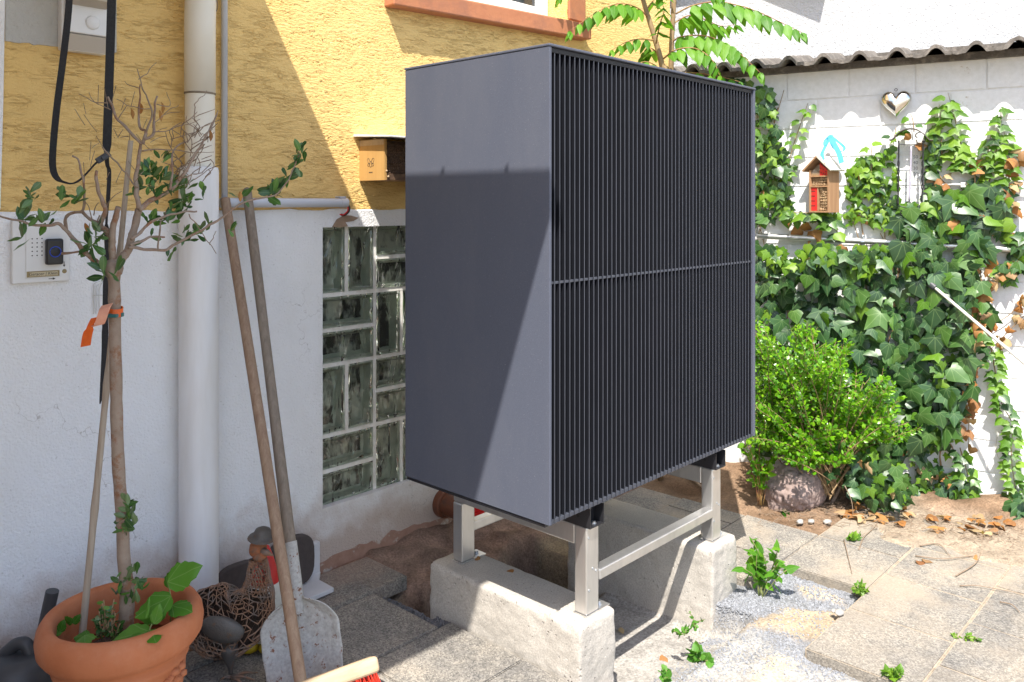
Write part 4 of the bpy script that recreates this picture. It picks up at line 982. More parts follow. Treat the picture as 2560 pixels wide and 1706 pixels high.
def arrow(o, ax, ay, L, parent):
    b = MB(); az = Vector((0, -1, 0)); w_ = 0.0009
    b.prism([(-L / 2, -w_), (L * .1, -w_), (L * .1, w_), (-L / 2, w_)], o, ax, ay, az, 0.0003)
    b.prism([(L * .1, -0.0034), (L / 2, 0), (L * .1, 0.0034)], o, ax, ay, az, 0.0003); b.build('arrow_mark', X['ink'], parent)
arrow(Vector((ix1 - 0.016, yi - 0.0182, iz0 + 0.049)), Vector((0, 0, -1)), Vector((1, 0, 0)), 0.016, ic)
arrow(Vector((ix1 - 0.048, yi - 0.0207, iz0 + 0.0095)) + Vector((0, 0.002, 0)), Vector((1, 0, 0)), Vector((0, 0, 1)), 0.018, ic)
b = MB(); b.lathe([(0, 0.0016), (0.0045, 0.0016), (0.006, 0.001), (0.0063, 0)], (ix1 - 0.015, yi - 0.018, iz0 + 0.029), 20, Matrix.Rotation(math.radians(90), 3, 'X')); b.build('lock_cylinder', X['brass'], ic, True)
# bee hotel on the house wall
hx0, hx1, hy0, hz0, hz1 = 1.926, 2.19, 2.445, 1.497, 1.652
bh_ = thing('bee_hotel', ((hx0 + hx1) / 2, WALL_Y, hz0), 'honey wood bee hotel with white roof, half hidden behind the heat pump', 'bee hotel')
b = MB(); b.bb(hx0, hx0 + 0.012, hy0, WALL_Y - 0.001, hz0, hz1); sd_ = b.build('side_board', X['honey'], bh_, bevel=0.001)
b = MB(); b.bb(hx1 - 0.012, hx1, hy0, WALL_Y - 0.001, hz0, hz1); b.build('side_board', X['honey'], bh_, bevel=0.001)
b = MB(); b.bb(hx0 + 0.0125, hx1 - 0.0125, hy0 + 0.004, WALL_Y - 0.001, hz0 + 0.001, hz0 + 0.012); b.build('floor_board', X['oldw'], bh_)
b = MB(); b.bb(hx0 + 0.0125, hx1 - 0.0125, hy0 + 0.05, WALL_Y - 0.001, hz0 + 0.0125, hz1 - 0.002); b.build('back_fill', X['reedd'], bh_)
b = MB(); b.bb(hx0 + 0.0125, hx1 - 0.0125, hy0 + 0.002, hy0 + 0.008, hz0 + 0.002, hz0 + 0.026); b.build('front_sill', X['reedd'], bh_)
tb = MB(); tb.lathe([(0.0035, -0.012), (0.0035, 0.0), (0.0068, 0.0), (0.0068, -0.03)], (0, 0, 0), 10, Matrix.Rotation(math.radians(90), 3, 'X')); tme_ = tb.mesh('reed', X['reedd'], True)
r_ = 0
zz = hz0 + 0.033
while zz < hz1 - 0.012:
    xx = hx0 + 0.021 + (r_ % 2) * 0.007
    while xx < hx1 - 0.018:
        k = U(0.8, 1.15); inst('reed', tme_, Matrix.Translation((xx, hy0 + 0.018 + U(-0.004, 0.006), zz)) @ Matrix.Scale(k, 4), bh_); xx += 0.0142
    zz += 0.0125; r_ += 1
b = MB(); b.prism([(0.003, 0.0), (-0.215, -0.012), (-0.215, -0.006), (0.003, 0.008)], (hx0 - 0.028, WALL_Y - 0.004, hz1 + 0.014), Vector((0, 1, 0)), Vector((0, 0, 1)), Vector((1, 0, 0)), hx1 - hx0 + 0.056); b.build('roof_board', X['frame'], bh_, bevel=0.001)
b = MB(); b.bb(hx0 - 0.0006, hx0 - 0.0002, hy0 + 0.004, WALL_Y - 0.004, hz1 - 0.022, hz1 - 0.001); b.build('trim_board', X['whead'], bh_)
def mark(pts, parent, r=0.0008):   # burnt outline of a bee on the side board (plane x = const)
    b = MB(); b.tube([Vector((hx0 - 0.0004, y, z)) for y, z in pts], r, 5); b.build('burnt_mark', X['ink'], parent)
cy, cz = hy0 + 0.082, hz0 + 0.062
for (dy, dz_, ry, rz, ro) in ((0, 0, .007, .011, 0), (-0.012, 0.012, .006, .012, .5), (0.012, 0.012, .006, .012, -.5), (-0.012, -.002, .007, .005, .2), (0.012, -.002, .007, .005, -.2)):
    mark([(cy + dy + ry * math.cos(a) * math.cos(ro) - rz * math.sin(a) * math.sin(ro), cz + dz_ + ry * math.cos(a) * math.sin(ro) + rz * math.sin(a) * math.cos(ro)) for a in [2 * math.pi * k / 14 for k in range(15)]], sd_)
mark([(cy + 0.011 - 0.002 * i, cz - 0.032 + (0.003 if i % 2 else -0.001)) for i in range(12)], sd_)
for (dx, dz_) in ((0.018, 0.014), (0.11, 0.014), (0.010, 0.035)):
    b = MB(); b.blob((hx0 + dx, hy0 - 0.001, hz0 + dz_), 0.0045, 1); b.build('wood_bead', X['whead'], bh_, True)
# drain pipe stub with a red cap
dr = thing('drain_pipe', (2.355, WALL_Y, 0.10), 'brown drain pipe stub sticking out of the wall base under the heat pump', 'pipe')
rx = Matrix.Rotation(math.radians(90), 3, 'X')
b = MB(); b.lathe([(0.060, 0.0), (0.060, 0.03), (0.055, 0.034), (0.048, 0.034), (0.048, 0.165)], (2.355, WALL_Y - 0.004, 0.15), 28, rx); b.build('tube', X['copper'], dr, 40)
cpz = MB(); cpz.lathe([(0.051, 0.150), (0.0515, 0.195), (0.048, 0.2), (0.03, 0.2), (0.0, 0.198)], (2.355, WALL_Y - 0.004, 0.15), 28, rx)
cpz.box((2.355, WALL_Y - 0.206, 0.15), (0.05, 0.012, 0.012)); cpo = cpz.build('pipe_cap', X['redk'], None, 40); tag(cpo, 'bright red plug closing the brown drain pipe stub', 'pipe cap')

# ================================================================== LEAF SHAPES  (base at origin, tip along +y, face along +z)
def leaf_shape(half, mats, mid, curl=0.12, droop=0.10, name='leaf', var=0):
    # half: outline of the right half from base to tip; mid: y of midrib points
    b = MB(); r = random.Random(var); zf = lambda x, y: -curl * abs(x) * (1 + 0.6 * abs(x)) - droop * max(0, y) ** 2 + 0.03 * math.sin(9 * y + 5 * x + var)
    for sgn in (1, -1):
        pts = [(sgn * x * (1 + r.uniform(-.06, .06)), y) for x, y in half[1:-1]]
        vsx = [half[0]] + pts + [half[-1]] + [(0, y) for y in reversed(mid)]
        n = len(vsx); V = [(x, y, zf(x, y)) for x, y in vsx]
        no = len(half); T = []; i, j = 0, n      # stitch outline to midrib
        outl = list(range(no)); ribs = [0] + [n - 1 - k for k in range(len(mid))] + [no - 1]
        a = 0; c = 0
        while a < len(outl) - 1 or c < len(ribs) - 1:
            ya = vsx[outl[a + 1]][1] if a < len(outl) - 1 else 9
            yc = vsx[ribs[c + 1]][1] if c < len(ribs) - 1 else 9
            if ya <= yc: tri = (outl[a], outl[a + 1], ribs[c]); a += 1
            else: tri = (outl[a], ribs[c + 1], ribs[c]); c += 1
            if len(set(tri)) == 3: T.append(tri if sgn > 0 else tri[::-1])
        b.add(V, T, [[(vsx[k][0], vsx[k][1]) for k in t_] for t_ in T])
    me = b.mesh(name, mats, True); 
    bm = bmesh.new(); bm.from_mesh(me); bmesh.ops.remove_doubles(bm, verts=bm.verts, dist=1e-4); bm.to_mesh(me); bm.free()
    me.polygons.foreach_set('use_smooth', [True] * len(me.polygons))
    return me
IVY_H = [(0, 0), (.14, -.15), (.33, -.19), (.38, .0), (.66, .24), (.32, .36), (.20, .62), (0, 1.0)]
IVY_H2 = [(0, 0), (.18, -.14), (.40, -.10), (.38, .10), (.64, .40), (.28, .44), (.15, .70), (0, 1.0)]
IVY_H3 = [(0, 0), (.24, -.08), (.44, .10), (.50, .26), (.42, .42), (.24, .68), (0, 0.98)]
OVAL_H = [(0, 0), (.10, .12), (.18, .35), (.185, .55), (.12, .80), (0, 1.0)]
ROUND_H = [(0, 0), (.20, .16), (.30, .45), (.24, .78), (0, 1.0)]
HEART_H = [(0, 0), (.18, -.06), (.34, .12), (.36, .32), (.22, .64), (0, 1.0)]
LANCE_H = [(0, 0), (.16, .05), (.27, .22), (.24, .48), (.12, .78), (0, 1.0)]
def leaves(name, halfs, mat, mid, n=3, **k):
    return [leaf_shape(halfs[i % len(halfs)], mat, mid, name=name, var=i + 1, **k) for i in range(n)]
LV = {}
def leafset(key, name, halfs, mat, mid, n=3, **k):
    if key not in LV: LV[key] = leaves(name, halfs, mat, mid, n, **k)
    return LV[key]
def leaf_mat(p, tip, nrm, size, wide=1.0):
    y = Vector(tip).normalized(); z = Vector(nrm); z = (z - y * z.dot(y)); z = z.normalized() if z.length > 1e-5 else y.orthogonal().normalized()
    x = y.cross(z)
    m = Matrix((x * size * wide, y * size, z * size)).transposed().to_4x4(); m.translation = Vector(p); return m
class Foliage:      # the largest leaves become parts of their own, the rest one joined part
    def __init__(s): s.L = []
    def put(s, me, p, tip, nrm, size, wide=1.0, pr=0.0): s.L.append((me, leaf_mat(p, tip, nrm, size, wide), size + pr))
    def done(s, parent, name='leaf', rest='foliage', limit=300):
        s.L.sort(key=lambda q: -q[2])
        for me, m, _ in s.L[:limit]: inst(name, me, m, parent)
        left = s.L[limit:]
        if not left: return
        groups = {}
        for me, m, _ in left: groups.setdefault(me.materials[0].name, []).append((me, m))
        for mn, LL in groups.items():
            V = []; F = []; UVs = []
            for me, m in LL:
                o = len(V); V += [m @ v.co for v in me.vertices]; ul = me.uv_layers[0].data if me.uv_layers else None
                for p in me.polygons:
                    F.append([o + k for k in p.vertices]); UVs += [tuple(ul[k].uv) if ul else (0, 0) for k in p.loop_indices]
            big = bpy.data.meshes.new(rest); big.from_pydata(V, [], F); u = big.uv_layers.new(name='UVMap')
            u.data.foreach_set('uv', [c for q in UVs for c in q]); big.materials.append(LL[0][0].materials[0])
            big.polygons.foreach_set('use_smooth', [True] * len(F))
            o = inst(rest, big, Matrix.Identity(4), parent); o['kind'] = 'stuff'
def rdir(up=0.0):
    return Vector((rnd.gauss(0, 1), rnd.gauss(0, 1), rnd.gauss(0, 1) + up)).normalized()

# ================================================================== POT AND LITTLE TREE
PD = 2.0; pc = Dp(305, 1525, PD); PX, PY = pc.x, pc.y; PRZ = 0.43
pot = thing('flower_pot', (PX, PY, 0.045), 'round terracotta flower pot holding the half-bare little tree', 'flower pot')
pr = [(0.128, 0.0), (0.132, 0.004), (0.150, 0.18), (0.160, 0.262), (0.166, 0.268), (0.166, 0.276), (0.161, 0.283), (0.165, 0.300), (0.190, 0.308), (0.200, 0.322), (0.203, 0.345), (0.199, 0.366), (0.188, 0.382), (0.174, 0.386), (0.162, 0.376), (0.158, 0.350), (0.155, 0.30), (0.150, 0.26)]
pr = [(r_ * .915, z_) for r_, z_ in pr]
b = MB(); b.lathe(pr, (PX, PY, 0.046), 64); b.build('pot_body', X['terra'], pot, 60)
b = MB(); b.lathe([(0.128, 0.285), (0.1325, 0.298), (0.1355, 0.298), (0.1355, 0.24)], (PX, PY, 0.046), 48); b.build('inner_pot', X['terrad'], pot, 50)
b = MB(); b.lathe([(0.0, 0.268), (0.06, 0.272), (0.10, 0.265), (0.1352, 0.262)], (PX, PY, 0.046), 40)
for i, v in enumerate(b.v): b.v[i] = v + Vector((0, 0, 0.010 * noise.noise(v * 25)))
so = b.build('soil', X['soil'], pot, True)
# raised grape-and-leaf ornament on the belly
cdir = Vector((-PX, -PY, 0)).normalized()
def on_pot(ang, z, out=0.0):
    a = math.atan2(cdir.y, cdir.x) + ang; r = .915 * (0.132 + (0.160 - 0.132) * (z - 0.046) / 0.262) + out
    return Vector((PX + r * math.cos(a), PY + r * math.sin(a), z))
b = MB()
for k in range(3):
    a0 = -0.75 + 0.75 * k
    b.tube(smooth_path([on_pot(a0 - 0.02, 0.295), on_pot(a0 + 0.10, 0.275), on_pot(a0 + 0.26, 0.287), on_pot(a0 + 0.42, 0.303)], 5), 0.0035, 6)
    for j in range(9):
        b.blob(on_pot(a0 + 0.07 * math.cos(j * 1.9) * (j / 9), 0.275 + 0.03 * math.sin(j * 1.9) * (j / 9), 0.002), 0.008, 1)
    for j in range(4):
        b.blob(on_pot(a0 + 0.12 + 0.09 * j, 0.285 + 0.012 * (-1) ** j, 0.0), (0.016, 0.010, 0.011), 1)
b.build('relief_ornament', X['terra'], pot, True)

def tp(px, py, dd=0.0): return Dp(px, py, PD + dd)
tr = thing('potted_tree', (PX, PY, 0.31), 'half-bare little standard tree with few leathery leaves in terracotta pot', 'tree')
trunk = [(312, 1592, 0.0), (318, 1490, 0), (309, 1390, 0), (306, 1300, 0), (297, 1180, 0), (292, 1060, 0), (290, 940, 0), (287, 820, 0), (286, 730, 0), (284, 680, 0)]
tpts = smooth_path([tp(*q) for q in trunk], 4); n = len(tpts)
rad = [0.0152 + 0.004 * max(0, 1 - i / 8.0) - 0.0015 * i / n + 0.0022 * noise.noise(Vector((i * 0.7, 0, 0))) for i in range(n)]
b = MB(); b.tube(tpts, rad, 14); b.blob(tp(283, 672), (0.023, 0.022, 0.026), 2, 0.2, 3); b.build('trunk', X['bark'], tr, True)
B_ = [  # radius0, radius1, bend of depth, points
 (.013, .009, -.03, [(280, 672), (279, 625), (280, 587), (288, 550), (296, 518)]),
 (.010, .005, -.06, [(279, 600), (266, 575), (250, 561), (262, 527), (255, 500), (248, 483), (241, 455), (240, 428)]),
 (.010, .003, -.10, [(270, 672), (255, 664), (243, 655), (218, 635), (190, 604), (165, 577), (147, 561), (120, 565), (99, 564), (57, 554), (0, 541)]),
 (.006, .003, -.05, [(165, 577), (161, 550), (174, 536), (200, 529), (211, 509), (209, 475), (207, 444), (197, 403), (178, 391)]),
 (.006, .005, 0, [(200, 529), (225, 548), (250, 561), (268, 590), (279, 610)]),
 (.005, .002, 0, [(155, 635), (185, 632), (200, 631), (230, 640)]),
 (.015, .012, .05, [(290, 668), (306, 648), (319, 628), (326, 605), (331, 587), (339, 555), (347, 522)]),
 (.010, .006, .10, [(347, 522), (368, 508), (391, 495), (425, 476), (447, 452), (470, 425)]),
 (.005, .0015, .15, [(447, 452), (475, 410), (505, 360), (535, 300), (544, 277)]),
 (.009, .005, .02, [(346, 520), (342, 480), (340, 447), (345, 410), (349, 380), (355, 359)]),
 (.006, .002, .02, [(355, 359), (362, 330), (350, 318), (348, 268), (350, 238), (349, 210)]),
 (.004, .0015, .03, [(362, 330), (374, 305), (376, 268), (362, 230), (348, 199), (340, 171)]),
 (.002, .001, .03, [(347, 199), (360, 190), (368, 185), (380, 167), (391, 155)]),
 (.0055, .004, .0, [(352, 359), (325, 330), (299, 302), (282, 270), (270, 242)]),
 (.0055, .003, .05, [(358, 348), (384, 334), (386, 300), (388, 265), (395, 242)]),
 (.0045, .002, .08, [(425, 476), (430, 444), (430, 395), (432, 375), (450, 362), (471, 352)]),
 (.0045, .0015, .12, [(455, 444), (485, 390), (517, 339), (535, 305), (544, 277)]),
 (.0022, .001, .07, [(386, 332), (415, 326), (443, 318), (475, 310), (501, 297)]),
 (.0030, .001, .06, [(355, 378), (380, 372), (430, 374), (480, 380), (535, 382)]),
 (.0030, .0025, -.02, [(345, 470), (333, 458), (300, 415), (270, 385), (258, 368)]),
 (.0060, .0018, .16, [(322, 622), (345, 622), (380, 625), (411, 626), (432, 612), (482, 589), (524, 561), (560, 540), (600, 513), (640, 497), (685, 487), (715, 460), (736, 418), (745, 390), (751, 367)]),
 (.0060, .003, .10, [(331, 600), (345, 587), (372, 559), (400, 548), (425, 538), (460, 530), (494, 527)]),
 (.0055, .003, .06, [(328, 615), (340, 610), (368, 596), (390, 592), (411, 591)]),
 (.0030, .0025, .08, [(395, 625), (398, 590), (403, 560), (420, 522)]),
 (.0018, .0012, .10, [(470, 536), (485, 555), (505, 583), (525, 612), (541, 635)]),
 (.0015, .001, .10, [(525, 612), (535, 590), (541, 577)]),
 (.0025, .0015, .10, [(460, 444), (480, 437), (507, 432)]),
 (.0020, .001, .1, [(488, 300), (487, 262), (500, 245), (518, 228)]),
 (.0020, .001, 0, [(270, 258), (240, 256), (215, 245), (195, 235)]),
 (.0018, .001, 0, [(275, 275), (255, 268), (232, 250), (220, 230)]),
 (.0018, .001, 0, [(298, 300), (310, 275), (320, 262)]),
 (.0018, .001, .02, [(376, 270), (345, 270), (315, 260), (292, 246)]),
 (.0018, .001, .02, [(350, 222), (330, 214), (312, 205)]),
 (.0018, .001, .04, [(388, 305), (412, 285), (440, 268), (448, 262)]),
 (.0018, .001, .04, [(393, 262), (422, 270), (424, 260), (417, 230)]),
 (.0025, .001, -.03, [(262, 527), (275, 500), (305, 480)]),
 (.0025, .001, -.03, [(248, 540), (232, 560), (222, 520), (212, 505)]),
 (.0022, .001, -.03, [(234, 540), (240, 520), (249, 508)]),
]
for i, (r0, r1, dd, pts) in enumerate(B_):
    n = len(pts); P = smooth_path([tp(x, y, dd * k / max(1, n - 1)) for k, (x, y) in enumerate(pts)], 4); m_ = len(P)
    P = [p_ + Vector((noise.noise(p_ * 38), noise.noise(p_ * 38 + Vector((9, 0, 0))), noise.noise(p_ * 38 + Vector((0, 9, 0))))) * .0045 for p_ in P]
    b = MB(); b.tube(P, [(r0 + (r1 - r0) * k / (m_ - 1)) * .70 * (1 + .22 * noise.noise(Vector((k * .9, i * 3.1, 0)))) for k in range(m_)], 9 if r0 > .004 else 6); b.build('branch', X['bark'] if r0 > .0042 else X['twig'], tr, True)
# dense dry twig brush at the right
b = MB()
for i in range(46):
    a = (U(425, 520), U(330, 470)); L = U(25, 75); an = U(-2.2, -0.25)
    p = [tp(a[0] + L * t * math.cos(an + 0.5 * t * U(-1, 1)), a[1] + L * t * math.sin(an), 0.08 + U(-.03, .06)) for t in (0, .4, .7, 1)]
    b.tube(smooth_path(p, 3), [.0011] * 9 + [.0006], 5)
for i in range(26):
    a = (U(210, 420), U(255, 480)); L = U(20, 55); an = U(-2.6, -0.4)
    p = [tp(a[0] + L * t * math.cos(an), a[1] + L * t * math.sin(an + .3 * t), U(-.04, .05)) for t in (0, .5, 1)]
    b.tube(smooth_path(p, 3), .0008, 5)
tw = b.build('fine_twigs', X['twig'], tr); tw['kind'] = 'stuff'
OBOV_H = [(0, 0), (.05, .12), (.12, .38), (.18, .64), (.15, .85), (0, 1.0)]
OL = leafset('ol', 'leaf', [OVAL_H, OBOV_H], X['olive'], [.3, .65], 4, curl=0.25, droop=0.12)
F = Foliage()
def cluster(px, py, n, dd, size, fan=1.0, base=None, spread=14):
    n = int(n * 1.25 + .5)
    for i in range(n):
        an = U(0, 6.28) if i % 3 else 1.3 + U(-.7, .7)
        tip = RT * math.cos(an) + Vector((0, 0, 1)) * (math.sin(an) * 0.8 + 0.15) - FW * U(-.3, .7)
        F.put(rnd.choice(OL), tp(px + U(-spread, spread), py + U(-spread, spread) * .8, dd + U(-.02, .02)), tip, rdir(0.9) - FW * 0.9, size * U(.6, 1.15), U(.95, 1.3))
for q in [(76, 490, 6, -.08, .034), (55, 548, 7, -.08, .040), (108, 553, 6, -.08, .038), (65, 588, 3, -.08, .04), (165, 498, 5, -.05, .034), (190, 500, 8, -.05, .034), (232, 612, 9, -.04, .048), (272, 682, 6, -.03, .048), (247, 570, 4, -.03, .032), (238, 590, 4, -.05, .036),
          (372, 432, 10, .04, .038), (404, 452, 8, .05, .042), (362, 470, 6, .04, .034), (396, 402, 6, .05, .034), (355, 488, 4, .03, .03), (392, 484, 4, .05, .03), (436, 458, 7, .09, .036), (462, 508, 10, .1, .036), (500, 492, 5, .12, .036), (424, 552, 9, .08, .034), (379, 552, 7, .07, .032), (440, 530, 6, .09, .03), (452, 595, 8, .12, .033), (484, 584, 6, .12, .033), (513, 566, 5, .13, .036), (432, 625, 2, .11, .032), (372, 596, 3, .06, .03), (430, 480, 5, .07, .034), (472, 470, 5, .1, .03)]:
    cluster(*q)
for q in [(608, 492, 3, .14, .034), (675, 487, 8, .15, .045), (692, 475, 5, .15, .042), (720, 445, 4, .16, .036), (738, 415, 5, .16, .036), (750, 380, 6, .16, .032), (756, 400, 2, .16, .045), (575, 575, 2, .13, .03)]:
    cluster(*q, spread=8)
for k in range(9):    # fresh shoots low on the trunk
    cluster(318 + U(-14, 14), 1262 + 9 * k + U(-5, 5), 3, -.02, .030, spread=8)
for k in range(5): cluster(314 + U(-30, 30), 1440 + 13 * k, 5, -.025, .034, spread=16)
F.done(tr)
# dead leaves still hanging in the crown
F2 = Foliage(); DL = leafset('dl', 'dead_leaf', [OVAL_H], X['ivyo'], [.3, .65], 2, curl=0.9, droop=.3)
for (x, y) in ((352, 258), (327, 270), (404, 255), (237, 550), (212, 557), (398, 275), (525, 325), (600, 478)):
    F2.put(rnd.choice(DL), tp(x, y, .03), Vector((U(-.3, .3), U(-.3, .3), -1)), -FW + rdir() * .5, .028)
F2.done(tr, 'dead_leaf')
# stake
b = MB(); P = [tp(206, 1585, .02).lerp(tp(327, 352, .06), k / 24.0) for k in range(25)]
b.tube(P, [.0085 + (.0018 if k in (6, 12, 18) else 0) - .0002 * k * .5 for k in range(25)], 10); o = b.build('plant_stake', X['bamboo'], None, 40); tag(o, 'weathered cane stake leaning through the potted tree', 'plant stake')
# ribbon and peg on the trunk
rb = thing('ribbon', tp(250, 860, -.03), 'orange ribbon tied round the trunk of the potted tree', 'ribbon')
tc = tp(287, 778); ring_ = [tc + Vector((.0180 * math.cos(a), .0180 * math.sin(a), .004 * math.sin(a * 1.0))) for a in [2 * math.pi * k / 20 for k in range(21)]]
b = MB(); b.strip(ring_, Vector((0, 0, 1)), 0.019); b.build('band', X['orange'], rb)
b = MB(); b.strip(smooth_path([tp(268, 762, -.03), tp(262, 772, -.045), tp(256, 790, -.05), tp(248, 812, -.045), tp(238, 812, -.03)], 4), RT + Vector((0, 0, .25)), 0.027); b.build('folded_end', X['pink'], rb)
b = MB(); b.strip(smooth_path([tp(236, 795, -.03), tp(226, 815, -.035), tp(218, 840, -.03), tp(214, 866, -.035)], 4), RT + Vector((0, 0, .2)), [.016] * 6 + [.024] * 7); b.build('loose_end', X['orange'], rb)
pg = thing('plant_clip', tp(270, 790, -.025), 'small teal plastic clip holding the ribbon on the trunk', 'clip')
b = MB(); b.box(tp(262, 788, -.03), (.032, .010, .006), Matrix.Rotation(HEAD - math.pi / 2, 3, 'Z')); b.box(tp(281, 790, -.03), (.026, .012, .008), Matrix.Rotation(HEAD - math.pi / 2, 3, 'Z')); b.build('jaw', X['teal'], pg, bevel=.002)
b = MB(); b.box(tp(303, 787, .0), (.010, .012, .010), Matrix.Rotation(HEAD - math.pi / 2, 3, 'Z')); b.build('spring_end', X['teal'], pg, bevel=.002)
# wire hanger behind the trunk
wh = thing('wire_hanger', Wp(245, 790, .012), 'small bent wire hanger on the white wall left of the trunk', 'wire hanger')
b = MB(); o_ = .012
for pts in ([(234, 785), (234, 720), (238, 708), (250, 704)], [(240, 785), (240, 722), (247, 712)], [(248, 780), (248, 725), (258, 702)], [(232, 739), (260, 738)]):
    b.tube(smooth_path([Wp(x, y, o_) for x, y in pts], 3), .0011, 6)
b.build('wire', X['clear'], wh)
# weeds growing in the pot
MINT_H = [(0, 0), (.2, .0), (.33, .12), (.36, .24), (.42, .32), (.37, .42), (.38, .52), (.28, .62), (.24, .76), (.10, .9), (0, 1.0)]
WL = leafset('wl', 'leaf', [MINT_H], X['weed'], [.25, .5, .75], 3, curl=.18, droop=.18)
WS = leafset('ws', 'leaf', [ROUND_H], X['weed'], [.45], 2, curl=.2)
def plant(name, label, base, stems, meshes, stemmat, group=None, cat='plant'):
    t = thing(name, base, label, cat, group); b = MB(); f = Foliage()
    for pts, lv in stems:
        b.tube(smooth_path(pts, 4), .0016, 6)
        for (p, tip, nr, s, wd) in lv: f.put(rnd.choice(meshes), p, tip, nr, s, wd)
    b.build('stem', stemmat, t, True); f.done(t)
    return t
base = Vector((PX + .075, PY - .06, .315))
sp0 = tp(428, 1530, -.02)
lvs = [(tp(420, 1455, -.02), RT * .8 + Vector((0, 0, .45)), -FW + Vector((0, 0, .8)), .085, 1.0), (tp(428, 1490, -.03), -RT * .55 - FW * .4 + Vector((0, 0, -.15)), -FW * .7 + Vector((0, 0, 1)), .085, 1.0),
       (tp(430, 1515, -.02), RT * .9 - FW * .4 + Vector((0, 0, .1)), Vector((0, 0, 1)) - FW * .4, .06, 1.1), (tp(418, 1530, -.03), -RT - FW * .1 + Vector((0, 0, .15)), Vector((0, 0, 1)) - FW * .5, .075, 1.1), (tp(420, 1470, .02), RT * .3 + Vector((0, 0, .8)), -FW + Vector((0, 0, .5)), .05, 1.0)]
plant('leafy_weed', 'toothed broad-leaved weed at the right side of the terracotta pot', sp0, [([tp(425, 1570, -.02), tp(428, 1530, -.02), tp(426, 1490, -.02), tp(420, 1455, -.02)], lvs)], WL, X['gstem'])
lvs = [(tp(372, 1580, -.09), -RT * .9 - FW * .3, Vector((0, 0, 1)) - FW * .6, .08, 1.0), (tp(375, 1575, -.09), RT * .5 - FW * .7 + Vector((0, 0, .1)), Vector((0, 0, 1)), .06, 1.0), (tp(385, 1560, -.08), Vector((0, 0, 1)) + RT * .25, -FW, .045, .8), (tp(355, 1585, -.1), -RT * .3 - FW * .8, Vector((0, 0, 1)) - FW * .3, .055, 1.1), (tp(365, 1545, -.08), Vector((0, 0, 1)) + RT * .1, -FW, .045, .25)]
plant('leafy_weed', 'low toothed weed at the front of the terracotta pot rim', tp(370, 1590, -.09), [([tp(372, 1600, -.09), tp(374, 1575, -.09), tp(380, 1560, -.08)], lvs)], WL, X['gstem'])
lvs = [(tp(212, 1588, -.08), RT * .3 - FW * .6, Vector((0, 0, 1)) - FW * .4, .045, 1.2), (tp(220, 1590, -.08), -RT * .9, Vector((0, 0, 1)) - FW * .5, .035, 1.2), (tp(155, 1582, -.03), -RT + Vector((0, 0, .5)), Vector((0, 0, 1)) - FW, .03, 1.0), (tp(150, 1580, -.03), RT * .2 + Vector((0, 0, .8)), -FW, .028, 1.0), (tp(183, 1560, .0), RT * .5 + Vector((0, 0, .7)), -FW, .026, .9), (tp(180, 1560, .0), -RT * .7 + Vector((0, 0, .5)), -FW, .026, .9)]
plant('leafy_weed', 'small light green weed sprouts at the left foot of the stake in the pot', tp(212, 1595, -.08), [([tp(212, 1600, -.08), tp(214, 1588, -.08)], lvs)], WL, X['gstem'])
st_ = []
for k in range(16):
    x0, y0 = U(232, 300), U(1565, 1600); hx, hy = x0 + U(-15, 18), y0 - U(20, 75)
    P = [tp(x0, y0, -.05), tp((x0 + hx) / 2 + U(-5, 5), (y0 + hy) / 2, -.05), tp(hx, hy, -.05 + U(-.02, .03))]
    lv = []
    for j in range(9):
        p = P[0].lerp(P[1], j / 4.5) if j < 4.5 else P[1].lerp(P[2], (j - 4.5) / 4.5)
        lv.append((p, rdir(.4), rdir(.8) - FW * .5, U(.010, .018), 1.0))
    st_.append((P, lv))
plant('creeping_herb', 'tiny-leaved dark herb spreading at the foot of the potted tree', tp(265, 1595, -.05), st_, leafset('hs', 'leaf', [ROUND_H], X['olive'], [.45], 2, curl=.15), X['bstem'])

# ================================================================== WATERING CAN
wc = Dp(45, 1690, 2.16); WX_, WY_ = wc.x, wc.y
can_ = thing('watering_can', (WX_, WY_, .045), 'dark grey plastic watering can standing behind the terracotta pot', 'watering can')
b = MB(); b.lathe([(0.085, 0.0), (0.095, 0.006), (0.099, 0.10), (0.097, 0.145), (0.084, 0.175), (0.060, 0.190), (0.05, 0.192), (0.0, 0.192)], (WX_, WY_, .046), 36); b.build('body', X['anth'], can_, True)
s0, s1 = Dp(92, 1672, 2.19), Dp(133, 1478, 2.19)
low_ = Vector((WX_, WY_, .09)) + RT * .085
b = MB(); b.tube(smooth_path([low_, Dp(86, 1690, 2.18), Dp(95, 1640, 2.19), Dp(113, 1560, 2.19), Dp(131, 1478, 2.19)], 5), [.024] * 6 + [.018] * 8 + [.0165] * 7, 18); b.build('spout', X['anth'], can_, 50)
b = MB(); b.tube(smooth_path([Dp(-70, 1800, 2.16), Dp(-50, 1690, 2.16), Dp(-10, 1650, 2.16), Dp(15, 1632, 2.16), Dp(40, 1612, 2.16), Dp(62, 1610, 2.16), Dp(74, 1630, 2.16), Dp(78, 1660, 2.16)], 5), .0165, 14); b.build('handle', X['anth'], can_, True)

